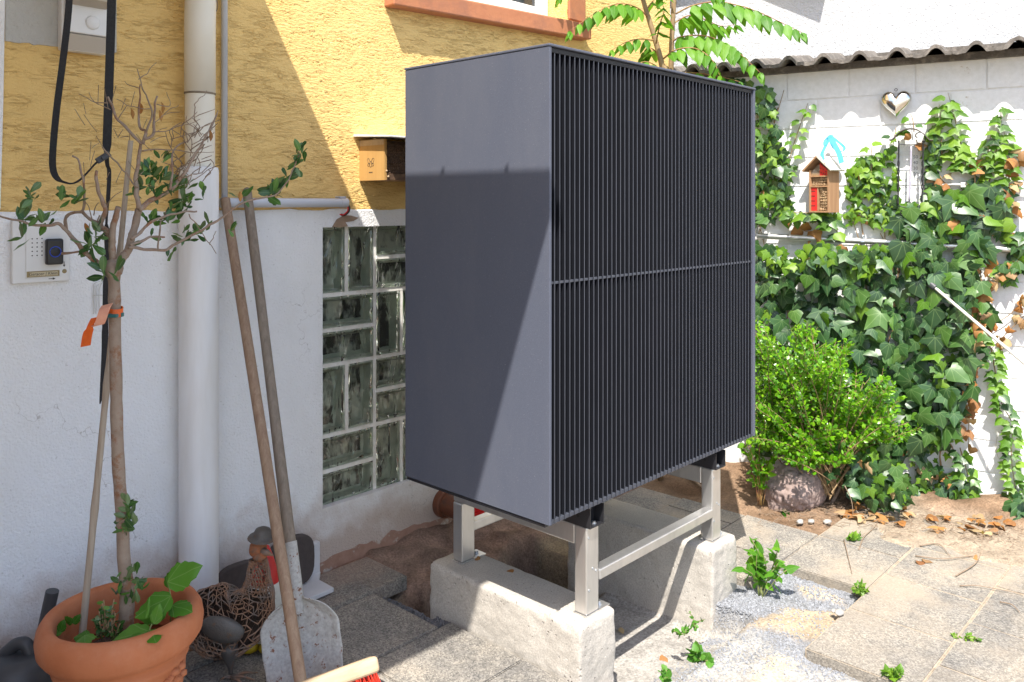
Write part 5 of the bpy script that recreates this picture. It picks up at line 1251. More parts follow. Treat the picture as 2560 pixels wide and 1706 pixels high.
# ================================================================== IRON BIRD ORNAMENT
rp = G(572, 1688, .046); RD = rp.dot(FW)
def ro(px, py, dd=0.0): return Dp(px, py, RD + dd)
rs_ = thing('bird_ornament', rp, 'rusty iron lattice bird ornament wearing a little hat, beside the pot', 'ornament')
spine = [(452, 1610, .030), (478, 1578, .075), (520, 1562, .100), (575, 1548, .105), (618, 1528, .085), (642, 1490, .052), (646, 1450, .036), (646, 1415, .028), (645, 1398, .024)]
ctr = smooth_path([ro(x, y, .0) for x, y, _ in spine], 4); rr = []
for i in range(len(spine) - 1):
    for k in range(4): rr.append(spine[i][2] + (spine[i + 1][2] - spine[i][2]) * k / 4)
rr.append(spine[-1][2]); n_ = 26; V = []; 
for i, p in enumerate(ctr):
    t = (ctr[min(i + 1, len(ctr) - 1)] - ctr[max(0, i - 1)]).normalized(); N = FW - t * FW.dot(t); N.normalize(); Bn = t.cross(N)
    for k in range(n_):
        a = 2 * math.pi * (k + 0.5 * (i % 2)) / n_; jit = 1 + .012 * rnd.gauss(0, 1)
        V.append(p + N * math.cos(a) * rr[i] * .62 * jit + Bn * math.sin(a) * rr[i] * jit)
Fc = []
for i in range(len(ctr) - 1):
    for k in range(n_):
        a, b2 = i * n_ + k, i * n_ + (k + 1) % n_
        c, d = a + n_, b2 + n_
        if i % 2 == 0: Fc += [(a, b2, c), (b2, d, c)]
        else: Fc += [(a, b2, d), (a, d, c)]
me = bpy.data.meshes.new('lattice_body'); me.from_pydata(V, [], Fc); bm = bmesh.new(); bm.from_mesh(me)
es = [e for e in bm.edges if rnd.random() < .26]; bmesh.ops.dissolve_edges(bm, edges=es, use_verts=False)
bm.to_mesh(me); bm.free()
sv = MB(); NB = 20; idx = [k for k in range(n_) if math.cos(2 * math.pi * (k + .25) / n_) > .10]
for i in range(NB):
    for k in idx:
        a, b2 = i * n_ + k, i * n_ + (k + 1) % n_; sv.add([ctr[i] + (V[a] - ctr[i]) * .97, ctr[i] + (V[b2] - ctr[i]) * .97, ctr[i + 1] + (V[b2 + n_] - ctr[i + 1]) * .97, ctr[i + 1] + (V[a + n_] - ctr[i + 1]) * .97], [(0, 1, 2, 3)])
sv.build('hollow_shade_sheet', X['hollowd'], rs_)  # added far sheet; its near-black colour stands for shade inside the lattice
me.materials.append(X['rust']); o = inst('lattice_body', me, Matrix.Identity(4), rs_)
md = o.modifiers.new('wire', 'WIREFRAME'); md.thickness = .005; md.use_even_offset = False
b = MB(); b.blob(ro(556, 1574, -.070), (.062, .020, .036), 3, .06, 4, Matrix.Rotation(HEAD - math.pi / 2, 3, 'Z') @ Matrix.Rotation(.25, 3, 'Y')); b.build('wing', X['iron'], rs_, True)
b = MB(); b.blob(ro(645, 1372), (.026, .024, .027), 3, .05, 2); b.build('head', X['rusto'], rs_, True)
b = MB(); b.tube([ro(655, 1378, -.01), ro(668, 1382, -.015), ro(684, 1390, -.02)], [.012, .009, .001], 12); b.build('beak', X['rust'], rs_, True)
b = MB(); b.blob(ro(650, 1390, -.012), (.022, .018, .015), 3, .05, 3); b.build('wattle', X['rusto'], rs_, True)
b = MB(); b.lathe([(.042, 0), (.040, .003), (.027, .005), (.026, .014), (.021, .025), (.010, .031), (0, .032)], ro(656, 1345), 24, Matrix.Rotation(.12, 3, 'X')); b.build('hat', X['iron'], rs_, True)
for dx, dd in ((0, -.03), (-34, .09)):
    b = MB(); b.tube(smooth_path([ro(574 + dx, 1606, dd), ro(573 + dx, 1622, dd), ro(573 + dx, 1640, dd), ro(576 + dx, 1664, dd), ro(577 + dx, 1684, dd)], 4), [.015, .020, .023, .0245, .025, .0245, .0235, .022, .020, .0175, .015, .012, .010, .008, .007, .006, .006], 14); leg = b.build('leg', X['iron'], rs_, True)
    f0 = ro(577 + dx, 1684, dd); f0.z = .056
    for an, L in ((-.5, .075), (.05, .07), (.6, .07), (3.0, .03)):
        d = RT * math.cos(an) - FW * math.sin(an) * 1.0
        b = MB(); b.tube([f0, f0 + d * L * .5 + Vector((0, 0, .004)), f0 + d * L + Vector((0, 0, -.006))], [.0045, .0038, .0015], 8); b.build('toe', X['rust'], rs_, True)

# ceramic figure behind it
fg = G(655, 1618, .047); FD = fg.dot(FW)
def fo(px, py, dd=0.0): return Dp(px, py, FD + dd)
fi = thing('ceramic_figure', fg, 'small white ceramic figure with red pointed cap and yellow feet behind the iron bird', 'figure')
b = MB(); b.lathe([(.0, .0), (.040, .002), (.055, .05), (.058, .10), (.050, .15), (.040, .185), (.03, .2)], (fg.x, fg.y, .075), 24, Matrix.Rotation(.05, 3, 'Y')); b.build('body', X['china'], fi, True)
b = MB(); b.lathe([(.043, .170), (.045, .176), (.036, .21), (.022, .25), (.010, .278), (.0, .285)], (fg.x, fg.y, .075), 24, Matrix.Rotation(.05, 3, 'Y')); b.build('cap', X['redp'], fi, True)
for k in (-1, 1):
    b = MB(); b.blob(Vector((fg.x, fg.y, .062)) + RT * (.03 * k) - FW * .025, (.032, .028, .018), 2, .1, k); b.build('foot', X['yelp'], fi, True)
b = MB(); b.blob(Vector((fg.x, fg.y, .13)) + RT * .045 - FW * .045, (.022, .018, .020), 2, .1, 5); b.build('hand', M('pinkish_glaze', (.62, .42, .38), (.66, .55, .5), 30, rough=.4), fi, True)

# white shelf-like bracket with two brown pads
s0, s1 = Wp(540, 1440, .03), Wp(795, 1400, .03)
sh_ = thing('boot_scraper', (s1.x, WALL_Y, .06), 'white angled stand with two dark brown rounded pads against the plinth', 'stand')
b = MB(); b.bb(s0.x, s1.x, WALL_Y - .045, WALL_Y - .022, .064, .185); b.build('back_plate', X['shelf'], sh_, bevel=.004)
q = G(758, 1509, .068); q2 = G(831, 1474, .068)
b = MB(); b.prism([(s0.x, WALL_Y - .046), (s0.x, q.y), (q.x + .035, q.y), (q2.x, q2.y - .01), (q2.x, WALL_Y - .10), (s1.x, WALL_Y - .046)], (0, 0, .062), Vector((1, 0, 0)), Vector((0, 1, 0)), Vector((0, 0, 1)), .016); b.build('base_plate', X['shelf'], sh_, bevel=.003)
for (xa, xb, ya, yb) in ((676, 789, 1374, 1505), (548, 655, 1414, 1530)):
    ca_ = Wp((xa + xb) / 2, (ya + yb) / 2, .10); wx = (Wp(xb, ya, .10).x - Wp(xa, ya, .10).x) / 2; wz = (Wp(xa, ya, .10).z - Wp(xa, yb, .10).z) / 2
    ca_.z = max(ca_.z, .0785 + wz)
    prof = []
    for k in range(28):
        a = 2 * math.pi * k / 28; e = 3.2
        prof.append((abs(math.cos(a)) ** (2 / e) * (1 if math.cos(a) > 0 else -1) * wx, abs(math.sin(a)) ** (2 / e) * (1 if math.sin(a) > 0 else -1) * wz))
    b = MB(); b.prism(prof, ca_, Vector((1, 0, 0)), Vector((0, 0, 1)), Vector((0, 1, 0)), .028); b.build('brush_pad', X['brown'], sh_, bevel=.004)
bl_ = MB(); bl_.lathe([(0, 0), (.004, 0), (.004, .0008), (0, .0008)], (s1.x - .03, WALL_Y - .0452, .155), 10, Matrix.Rotation(math.radians(90), 3, 'X')); bl_.build('screw_hole', X['ink'], sh_)

# ================================================================== SHOVEL AND BROOM
T_ = Wp(618, 480, .062); Bt = G(770, 1722, .05)
shv = thing('shovel', Bt, 'old shovel caked with cement, wooden handle leaning on the level wall pipe', 'shovel')
ax = (Bt - T_).normalized()
hl = (T_ - Bt).length
def sp2(t): return T_ + (Bt - T_) * t
# where the handle ends (socket)
tb_ = .70
for k in range(200):
    t = .5 + k * .002; p = sp2(t); dd = p.dot(FW); yy = HY - (p.z - HC) / dd * FPX
    if yy > 1450: tb_ = t; break
b = MB(); N = 24; b.tube([sp2(tb_ * k / N) for k in range(N + 1)], [.0150 + .0016 * math.sin(k * .4) * .4 + .002 * k / N for k in range(N + 1)], 14); b.blob(sp2(0), .0152, 2); b.build('handle', X['wgrey'], shv, 50)
b = MB(); b.tube([sp2(tb_ - .07), sp2(tb_ + .0), sp2(tb_ + .035), sp2(tb_ + .06)], [.0195, .020, .019, .015], 14); b.build('socket', X['caked'], shv, 50)
# blade: dished plate with rounded shoulders facing the camera
side = ax.cross(Vector((0, 1, 0))).normalized(); side = (RT - ax * RT.dot(ax)).normalized(); nrm = side.cross(ax).normalized()
if nrm.dot(FW) > 0: nrm = -nrm
b = MB(); rows = 48; colsn = 40; L0 = sp2(tb_ + .030); LB = (sp2(1.0) - L0).length + .03; V = []
for i in range(rows + 1):
    t = i / rows
    wdt = .112 * min(1, math.sin(min(1, t / .30) * math.pi / 2) ** .62) * (1 - .16 * max(0, (t - .55) / .45) ** 2 * 1.4)
    if i == 0: wdt = .03
    for j in range(colsn + 1):
        u = -1 + 2 * j / colsn
        crv = .026 * u * u - .018 * math.sin(t * math.pi) + .004 * noise.noise(Vector((u * 2, t * 3, 0))) + .0035 * noise.noise(Vector((u * 6, t * 8, 4))) + .0022 * noise.noise(Vector((u * 15, t * 20, 2)))
        rib = .007 * math.exp(-(u / .10) ** 2) * max(0, 1 - t * 1.3)
        V.append(L0 + ax * (LB * t - .02 * u * u * (1 if t > .9 else 0)) + side * (wdt * u + .005 * u * noise.noise(Vector((t * 7, u * 2, 3)))) + nrm * (crv + rib))
n_ = colsn + 1
Fq = [(i * n_ + j, i * n_ + j + 1, (i + 1) * n_ + j + 1, (i + 1) * n_ + j) for i in range(rows) for j in range(colsn)]
b.add(V, Fq); o = b.build('blade', X['caked'], shv, True); md = o.modifiers.new('s', 'SOLIDIFY'); md.thickness = .003
# broom
T2 = Wp(563, 498, .058); B2 = G(757, 1738, .115)
br = thing('broom', (B2.x, B2.y, .05), 'broom with pale wooden head and red bristles leaning on the level wall pipe', 'broom')
ax2 = (B2 - T2).normalized()
b = MB(); b.tube([T2 + (B2 - T2) * (k / 26) for k in range(27)], [.0152 + .0012 * k / 26 for k in range(27)], 14); b.build('handle', X['wbrown'], br, 50)
hdir = Vector((1.0, -.27, .0)); hdir = (hdir - ax2 * hdir.dot(ax2)).normalized(); hn = hdir.cross(ax2).normalized()
hm = Matrix((hdir, hn, -ax2)).transposed()
prof = [(-.21, -.022), (.195, -.022), (.212, -.006), (.212, .012), (.198, .022), (-.21, .022)]
hc_ = B2 + ax2 * -.012
b = MB(); V = []
b.box(hc_, (.424, .050, .042), hm); o = b.build('head', X['whead'], br, bevel=.011, seg=3)
b = MB()
for i in range(46):
    for j in range(5):
        p = hc_ + hdir * (-.20 + .40 * i / 45 + U(-.003, .003)) + hn * (-.019 + .038 * j / 4) + ax2 * .020
        for q in range(2):
            d = (ax2 + hn * ((j - 2) * -.10 + U(-.12, .12)) + hdir * (U(-.12, .12) + (.25 if i > 40 else 0))).normalized()
            b.tube([p, p + d * U(.05, .075)], [.0016, .0011], 4, False)
o = b.build('bristles', X['bristle'], br); o['kind'] = 'stuff'

# ================================================================== ON THE GARDEN WALL
# galvanised tube
ga = thing('galvanised_tube', Rp(1896, 591, .04), 'galvanised steel tube running level along the ivy wall', 'tube')
P0, P1, P2 = Rp(1893, 590, .045), Rp(2212, 606, .045), Rp(2680, 634, .045)
b = MB(); b.tube([P0, P1, P2], .0142, 18); b.build('tube', X['galv'], ga, 40)
for px in (2157, 2600):
    t = (px - 1893) / (2680 - 1893.); c = P0.lerp(P2, t * 1.0); c = Rp(px, 591 + (px - 1896) * .0535, .045)
    b = MB(); ring_ = [c + RN * (.0165 * math.cos(a)) + Vector((0, 0, .0165 * math.sin(a))) for a in [2 * math.pi * k / 16 for k in range(17)]]
    b.strip(ring_, RE, .016, thick=.0012)
    for sg in (-1, 1): b.prism([(-.007, 0), (.007, 0), (.007, .018 * sg), (-.007, .018 * sg)][::sg], c + Vector((0, 0, .0165 * sg)) + RN * -.045, RE, Vector((0, 0, 1)), RN, .006 + .042)
    cl = b.build('clamp', X['zinc'], ga)
    for sg in (-1, 1):
        b = MB(); b.lathe([(0, .006), (.006, .005), (.0065, 0), (.0065, -.004)], c + Vector((0, 0, .027 * sg)) + RN * .004, 10, RM); b.build('screw', X['zinc'], cl, True)
# thin white pipe higher up
wp = thing('white_tube', Rp(2369, 461, .03), 'thin white plastic tube with clips at the right end of the wall', 'tube')
b = MB(); b.tube(smooth_path([Rp(2345, 476, .025), Rp(2358, 466, .03), Rp(2369, 461.5, .03), Rp(2470, 465, .03), Rp(2660, 473, .03)], 4), .0062, 12); b.build('tube', X['wcoat'], wp, True)
for px in (2408, 2505):
    c = Rp(px, 463 + (px - 2408) * .042, .028); b = MB(); b.box(c, (.022, .024, .022), RM); b.build('clip', X['wcoat'], wp, bevel=.003)
# white rod on a swivel mount
rd = thing('white_rod', Rp(2334, 717, .16), 'long thin white rod slanting down to the right from a grey swivel mount', 'rod')
A0 = Rp(2334, 717, .16); A1 = Rp(2580, 925, .36)
b = MB(); b.tube([A0, A1], .0068, 12); b.build('rod', X['wcoat'], rd, True)
b = MB(); b.tube([A0 - (A1 - A0).normalized() * .02, A0 + (A1 - A0).normalized() * .01], [.017, .015], 18); b.build('socket', X['anth'], rd, 40)
b = MB(); b.box(Rp(2340, 700, .13), (.075, .016, .03), RM); b.box(Rp(2345, 705, .06), (.022, .022, .14), RM); b.build('mount', X['anth'], rd, bevel=.003)
# metal heart
hc2 = Rp(2240, 262, .028); ht = thing('metal_heart', hc2, 'shiny silver metal heart hanging on the white block wall', 'ornament')
V = []; NU, NV = 40, 12
def heart(t):
    return (16 * math.sin(t) ** 3 / 17.0, (13 * math.cos(t) - 5 * math.cos(2 * t) - 2 * math.cos(3 * t) - math.cos(4 * t) + 2.0) / 15.2)
b = MB(); S = .071
for i in range(NV + 1):
    a = math.pi * i / NV; k = math.sin(a); d = math.cos(a)
    for j in range(NU):
        x, y = heart(2 * math.pi * j / NU)
        kk = k ** .75; V.append(hc2 + RE * (S * x * kk) + Vector((0, 0, S * (y * kk - .02 * (1 - kk)))) + RN * (.027 * d * (1 if d > 0 else .5)))
Fq = [(i * NU + j, i * NU + (j + 1) % NU, (i + 1) * NU + (j + 1) % NU, (i + 1) * NU + j) for i in range(NV) for j in range(NU)]
b.add(V, Fq); b.build('heart_body', X['silver'], ht, True, fix=True)
b = MB(); c = hc2 + Vector((0, 0, .071)); b.tube([c + Vector((0, 0, .006 * math.sin(a))) + RE * (.006 * math.cos(a)) for a in [2 * math.pi * k / 12 for k in range(13)]], .0016, 6); b.build('hanging_ring', X['iron'], ht, True)
# insect hotel, twisted a little on its ribbon
ih_c = Rp(2060, 475, .075)
ang = math.atan2(RN.y, RN.x) - math.pi + math.radians(-30)
Q = Matrix.Rotation(math.radians(-27), 3, 'Z') @ RM    # local x right, y up, z out (front)
def ih(x, y, z): return ih_c + Q @ Vector((x, y, z))
IH = thing('insect_hotel', ih(0, -.12, 0), 'wooden insect hotel with red paint, reeds and pitched roof, hung from a blue ribbon', 'insect hotel')
def ihbox(name, x0, x1, y0, y1, z0, z1, mat, parent=None, bev=.001):
    b = MB(); b.box(ih((x0 + x1) / 2, (y0 + y1) / 2, (z0 + z1) / 2), (x1 - x0, y1 - y0, z1 - z0), Q); return b.build(name, mat, parent or IH, bevel=bev)
hw_, d_ = .056, .042
ihbox('side_board', -hw_, -hw_ + .008, -.112, .098, -d_, d_, X['oldw']); ihbox('side_board', hw_ - .008, hw_, -.112, .098, -d_, d_, X['oldw'])
ihbox('bottom_board', -hw_ + .0082, hw_ - .0082, -.112, -.104, -d_, d_ - .001, X['oldw'])
ihbox('back_board', -hw_ + .0082, hw_ - .0082, -.1035, .125, -d_ + .001, -d_ + .007, X['oldw'])
ihbox('shelf', -hw_ + .0082, hw_ - .0082, .012, .019, -d_ + .0075, d_ - .001, X['oldw']); ihbox('shelf', -hw_ + .0082, hw_ - .0082, .062, .069, -d_ + .0075, d_ - .001, X['oldw'])
slp = math.atan2(.068, .078)
for sg, mt in ((-1, X['oldw']), (1, X['roofw'])):
    mid_ = ih(sg * .041, .128, .006); rt = Q @ Matrix.Rotation(-sg * slp, 3, 'Z')
    b = MB(); b.box(mid_, (.108, .009, .108), rt); b.build('roof_board', mt, IH, bevel=.001)
red = ihbox('red_panel', -hw_ + .009, -.012, -.1035, .0115, -d_ + .01, d_ - .006, X['redp'])
for k in range(4): ihbox('slot', -hw_ + .011, -.024, -.080 + .024 * k, -.077 + .024 * k, d_ - .0058, d_ - .0048, X['ink'], red, 0)
ihbox('divider', -.0118, -.006, -.1035, .0115, -d_ + .01, d_ - .004, X['oldw'])
drl = MB(); drl.prism([(.002, .0695), (hw_ - .0085, .0695), (hw_ - .0085, .092), (.002, .130)], ih(0, 0, d_ - .02), Q @ Vector((1, 0, 0)), Q @ Vector((0, 1, 0)), Q @ Vector((0, 0, 1)), .014); rp2 = drl.build('drilled_block', X['redp'], IH)
for (x, y) in ((.008, .105), (.010, .085), (.022, .098), (.024, .080), (.036, .088), (.034, .076)):
    b = MB(); b.lathe([(0, 0), (.003, 0), (.003, .0006), (0, .0006)], ih(x, y, d_ - .006), 8, Q); b.build('drill_hole', X['ink'], rp2)
st2 = MB(); st2.prism([(-hw_ + .0085, .0695), (.0015, .0695), (.0015, .084), (-hw_ + .0085, .082)], ih(0, 0, d_ - .03), Q @ Vector((1, 0, 0)), Q @ Vector((0, 1, 0)), Q @ Vector((0, 0, 1)), .02); st2.build('wood_shavings', X['honey'], IH)
b = MB()
for k in range(9):
    x = -hw_ + .011 + .0052 * k; top = .092 + .030 * k / 8; b.tube([ih(x, .07, d_ - .008), ih(x, top, d_ - .008)], .0006, 4, False)
for k in range(9):
    y = .074 + .0056 * k; x0 = -hw_ + .010 + max(0, (y - .092)) * 1.2; b.tube([ih(x0, y, d_ - .0075), ih(.0, y, d_ - .0075)], .0006, 4, False)
o = b.build('wire_mesh', X['clear'], IH); o['kind'] = 'stuff'
ihbox('dark_back', -hw_ + .0085, hw_ - .0085, -.1035, .062, -d_ + .0072, -d_ + .009, X['core'], None, 0)
rt_ = MB(); rt_.lathe([(.0026, -.012), (.003, .0), (.0065, .0), (.0065, -.04)], (0, 0, 0), 12); rme = rt_.mesh('reed', X['reed'], True)
rf_ = MB(); rf_.lathe([(0, .0008), (.005, .0008), (.0068, 0.0), (.0068, -.04)], (0, 0, 0), 12); rme2 = rf_.mesh('reed', X['reed'], True)
Q4 = Q.to_4x4()
def reeds(x0, x1, y0, y1, s=1.0):
    y = y0 + .007; r_ = 0
    while y < y1 - .004:
        x = x0 + .007 + (r_ % 2) * .005
        while x < x1 - .004:
            k = U(.75, 1.15); inst('reed', rnd.choice((rme, rme2)), Matrix.Translation(ih(x, y, d_ - .010 + U(-.004, .003))) @ Q4 @ Matrix.Diagonal((k, k, 1, 1)), IH); x += .0148
        y += .0142; r_ += 1
reeds(-hw_ + .009, hw_ - .009, .019, .061); reeds(-.005, hw_ - .009, -.103, .011)
rbn = thing('blue_ribbon', Rp(2062, 345, .06), 'sky blue ribbon bow holding up the insect hotel', 'ribbon')
def rpath(pts, w_, nm='strand'):
    b = MB(); P = smooth_path([Rp(x, y, o) for x, y, o in pts], 5); b.strip(P, RE + Vector((0, 0, .35)), w_, thick=.0007); b.build(nm, X['cyan'], rbn)
rpath([(2074, 340, .05), (2064, 365, .07), (2055, 385, .10), (2058, 400, .13)], .018); rpath([(2075, 340, .05), (2085, 360, .08), (2098, 385, .11), (2104, 408, .12)], .024)
rpath([(2074, 338, .05), (2092, 352, .07), (2110, 368, .08), (2108, 378, .09), (2096, 378, .09), (2082, 366, .08), (2072, 342, .06)], .013, 'bow_loop')
rpath([(2074, 338, .05), (2062, 352, .06), (2062, 364, .07), (2068, 360, .07), (2075, 340, .06)], .012, 'bow_loop')
b = MB(); b.tube([Rp(2083, 337, -.01), Rp(2083, 337, .03)], .0015, 6); b.build('nail', X['iron'], rbn)
# wrought iron thermometer
tm = thing('thermometer', Rp(2275, 517, .05), 'wrought iron wall thermometer with arched top and glass tube, among the ivy', 'thermometer')
TO = .07
def tpth(pts, r, nm, mat, n=8, k=5):
    b = MB(); b.tube(smooth_path([Rp(x, y, TO + (q[0] if q else 0)) for x, y, *q in pts], k), r, n); return b.build(nm, mat, tm, True)
arch = smooth_path([Rp(2223, 351, TO), Rp(2233, 348, TO), Rp(2248, 332, TO), Rp(2270, 323, TO), Rp(2292, 325, TO), Rp(2312, 338, TO), Rp(2324, 350, TO), Rp(2332, 351, TO)], 5)
b = MB(); b.strip(arch, RN, .055, thick=.0018); b.build('arched_roof', X['iron'], tm)
tpth([(2305, 360), (2313, 352), (2312, 338), (2300, 331), (2290, 336), (2289, 342), (2294, 344)], .0022, 'scroll', X['blackm'])
for (x0, x1) in ((2247, 2245), (2308, 2305)):
    b = MB()
    for ph in (0, math.pi):
        P = []
        for k in range(60):
            t = k / 59; c = Rp(x0 + (x1 - x0) * t, 352 + (512 - 352) * t, TO); am = .0032 if .3 < t < .75 else .0012
            P.append(c + RE * (am * math.cos(t * 26 + ph)) + RN * (am * math.sin(t * 26 + ph)))
        b.tube(P, .0030, 6)
    b.build('twisted_bar', X['blackm'], tm, True)
tpth([(2245, 505), (2247, 513), (2254, 517), (2266, 519), (2280, 518), (2296, 516), (2305, 508)], .0024, 'bottom_bar', X['blackm'])
b = MB(); c = Rp(2259, 533, TO); b.tube([c + RE * (.014 * math.cos(a)) + Vector((0, 0, .011 * math.sin(a))) for a in [2 * math.pi * k / 16 for k in range(17)]], .0022, 6); b.build('hanging_ring', X['blackm'], tm, True)
tpth([(2278, 366), (2276, 430), (2273, 505)], .0042, 'glass_tube', X['glass'], 12)
b = MB(); b.box(Rp(2273, 510, TO), (.014, .020, .010), RM); b.build('bulb', X['blackp'], tm, bevel=.002)
b = MB(); b.tube([Rp(2250, 362, TO), Rp(2304, 361, TO)], .0016, 6); b.build('top_bar', X['blackm'], tm)
for i, s_ in enumerate(('50', '40', '30', '20', '10')):
    text(s_, .021, Matrix.Translation(Rp(2289, 393 + 14.2 * i, TO + .002)) @ R4, X['blackm'], tm, 'numeral', 0)
text('0', .021, Matrix.Translation(Rp(2285, 466, TO + .002)) @ R4, X['blackm'], tm, 'numeral', 0); text('+', .021, Matrix.Translation(Rp(2268, 400, TO + .002)) @ R4, X['lamp'], tm, 'numeral', 0)
for i, s_ in enumerate(('10', '20', '30')):
    text(s_, .020, Matrix.Translation(Rp(2262, 452 + 16 * i, TO + .002)) @ R4, X['blackm'], tm, 'numeral', 0)

# ================================================================== IVY
ivy = thing('ivy', rw(-1.0, .02), 'ivy covering the garden wall, dark big leaves below and light shoots above', 'ivy')
ID = leafset('id', 'leaf', [IVY_H, IVY_H2, IVY_H3], X['ivyd'], [.25, .6], 6, curl=.22, droop=.14)
IL = leafset('il', 'leaf', [IVY_H, IVY_H2, IVY_H3], X['ivyl'], [.25, .6], 6, curl=.30, droop=.16)
IO = leafset('io', 'dry_leaf', [IVY_H, IVY_H3], X['ivyo'], [.25, .6], 4, curl=.75, droop=.4)
def inpoly(x, y, P):
    c = False; j = len(P) - 1
    for i in range(len(P)):
        if (P[i][1] > y) != (P[j][1] > y) and x < (P[j][0] - P[i][0]) * (y - P[i][1]) / (P[j][1] - P[i][1]) + P[i][0]: c = not c
        j = i
    return c
IVF = Foliage()
def ivy_leaf(px, py, off, size, meshes, spread=.6, flat=.75, prio=0.0):
    p = Rp(px, py, off)
    an = rnd.gauss(0, spread); tip = Vector((0, 0, -1)) * math.cos(an) + RE * math.sin(an) + RN * U(-.05, .45)
    nr = RN * flat + Vector((0, 0, U(-.25, 1.0))) + RE * rnd.gauss(0, .48)
    IVF.put(rnd.choice(meshes), p - tip.normalized() * size * .45, tip, nr, size, U(.9, 1.12), prio)
def zone(P, n, s0, s1, o0, o1, light, dry=.0, hole=None):
    x0, x1 = min(q[0] for q in P), max(q[0] for q in P); y0, y1 = min(q[1] for q in P), max(q[1] for q in P); k = 0
    while k < n:
        x, y = U(x0, x1), U(y0, y1)
        if not inpoly(x, y, P): continue
        k += 1
        if hole and any(a < x < b_ and c < y < d for a, b_, c, d in hole): continue
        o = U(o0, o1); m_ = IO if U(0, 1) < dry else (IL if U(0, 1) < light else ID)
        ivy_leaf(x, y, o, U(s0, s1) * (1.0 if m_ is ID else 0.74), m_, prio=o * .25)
HOLES = [(2015, 2118, 380, 535), (2242, 2318, 328, 520), (1885, 2215, 566, 628)]
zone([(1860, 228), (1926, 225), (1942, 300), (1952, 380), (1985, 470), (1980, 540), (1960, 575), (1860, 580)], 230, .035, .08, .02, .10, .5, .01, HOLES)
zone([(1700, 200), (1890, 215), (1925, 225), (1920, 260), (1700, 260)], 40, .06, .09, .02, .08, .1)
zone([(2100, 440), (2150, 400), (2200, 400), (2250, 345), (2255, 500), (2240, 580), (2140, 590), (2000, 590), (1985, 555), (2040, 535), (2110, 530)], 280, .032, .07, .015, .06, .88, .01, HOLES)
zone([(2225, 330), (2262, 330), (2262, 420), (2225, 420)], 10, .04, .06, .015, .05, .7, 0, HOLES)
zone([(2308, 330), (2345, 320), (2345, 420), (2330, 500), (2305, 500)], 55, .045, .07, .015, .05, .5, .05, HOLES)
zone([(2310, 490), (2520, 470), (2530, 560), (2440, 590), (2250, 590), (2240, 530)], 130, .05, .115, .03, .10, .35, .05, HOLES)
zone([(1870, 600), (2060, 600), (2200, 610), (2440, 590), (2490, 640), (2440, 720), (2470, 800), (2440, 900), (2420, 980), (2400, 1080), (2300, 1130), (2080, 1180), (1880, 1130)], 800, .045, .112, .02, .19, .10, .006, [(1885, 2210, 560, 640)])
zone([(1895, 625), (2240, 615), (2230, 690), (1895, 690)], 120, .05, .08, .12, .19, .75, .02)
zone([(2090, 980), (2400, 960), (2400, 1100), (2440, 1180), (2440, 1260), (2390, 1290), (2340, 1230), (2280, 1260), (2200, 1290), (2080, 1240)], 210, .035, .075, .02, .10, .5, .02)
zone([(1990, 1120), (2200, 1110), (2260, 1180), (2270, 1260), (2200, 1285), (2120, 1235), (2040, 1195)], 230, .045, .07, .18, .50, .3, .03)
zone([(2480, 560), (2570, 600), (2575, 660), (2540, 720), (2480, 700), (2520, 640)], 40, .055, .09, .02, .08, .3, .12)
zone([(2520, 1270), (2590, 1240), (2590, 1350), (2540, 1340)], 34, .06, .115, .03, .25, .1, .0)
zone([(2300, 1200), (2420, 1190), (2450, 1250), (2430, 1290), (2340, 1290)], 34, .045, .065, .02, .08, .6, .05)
STEMS = []
def shoot(pts, s0, s1, per=22, light=.9, off=.02):
    P = smooth_path([Rp(x, y, off) for x, y in pts], 5); STEMS.append((P, .0028))
    for (xa, ya), (xb, yb) in zip(pts, pts[1:]):
        L = math.hypot(xb - xa, yb - ya); n = max(1, int(L / per * 2))
        for k in range(n):
            t = (k + .5) / n; sgn = 1 if k % 2 else -1
            an = sgn * U(.5, 1.3); size = U(s0, s1)
            p = Rp(xa + (xb - xa) * t + sgn * U(3, 16), ya + (yb - ya) * t + U(-6, 6), off + U(.005, .04))
            tip = RE * math.sin(an) * 1.0 + Vector((0, 0, -math.cos(an) * .8)) + RN * U(.1, .6)
            m_ = IL if U(0, 1) < light else ID
            IVF.put(rnd.choice(m_), p, tip, RN * .6 + Vector((0, 0, .9)), size, 1.0)
shoot([(1960, 450), (1985, 360), (2005, 300), (2020, 258)], .036, .05)
shoot([(2175, 470), (2180, 400), (2176, 352)], .035, .05)
shoot([(2418, 420), (2400, 350), (2385, 290), (2370, 232)], .05, .075)
shoot([(2355, 400), (2352, 320), (2348, 262)], .05, .068)
shoot([(2415, 430), (2380, 360)], .05, .065)
shoot([(2470, 470), (2490, 380), (2502, 300), (2500, 268)], .045, .065)
shoot([(2440, 470), (2470, 380), (2478, 330)], .04, .055)
shoot([(2520, 480), (2525, 400), (2510, 330)], .045, .06)
shoot([(2285, 330), (2282, 300), (2276, 285)], .035, .048)
shoot([(2235, 350), (2240, 320)], .04, .05)
shoot([(2478, 870), (2490, 940), (2505, 1010), (2530, 1060), (2528, 1130), (2535, 1200), (2555, 1290)], .035, .055, 14, .8, .03)
shoot([(2450, 830), (2470, 860), (2490, 900)], .03, .05, 14, .8, .03)
shoot([(2400, 1120), (2420, 1190), (2430, 1260)], .04, .055, 18, .6, .03)
shoot([(2100, 590), (2060, 540), (1960, 530)], .05, .07, 20, .5, .06)
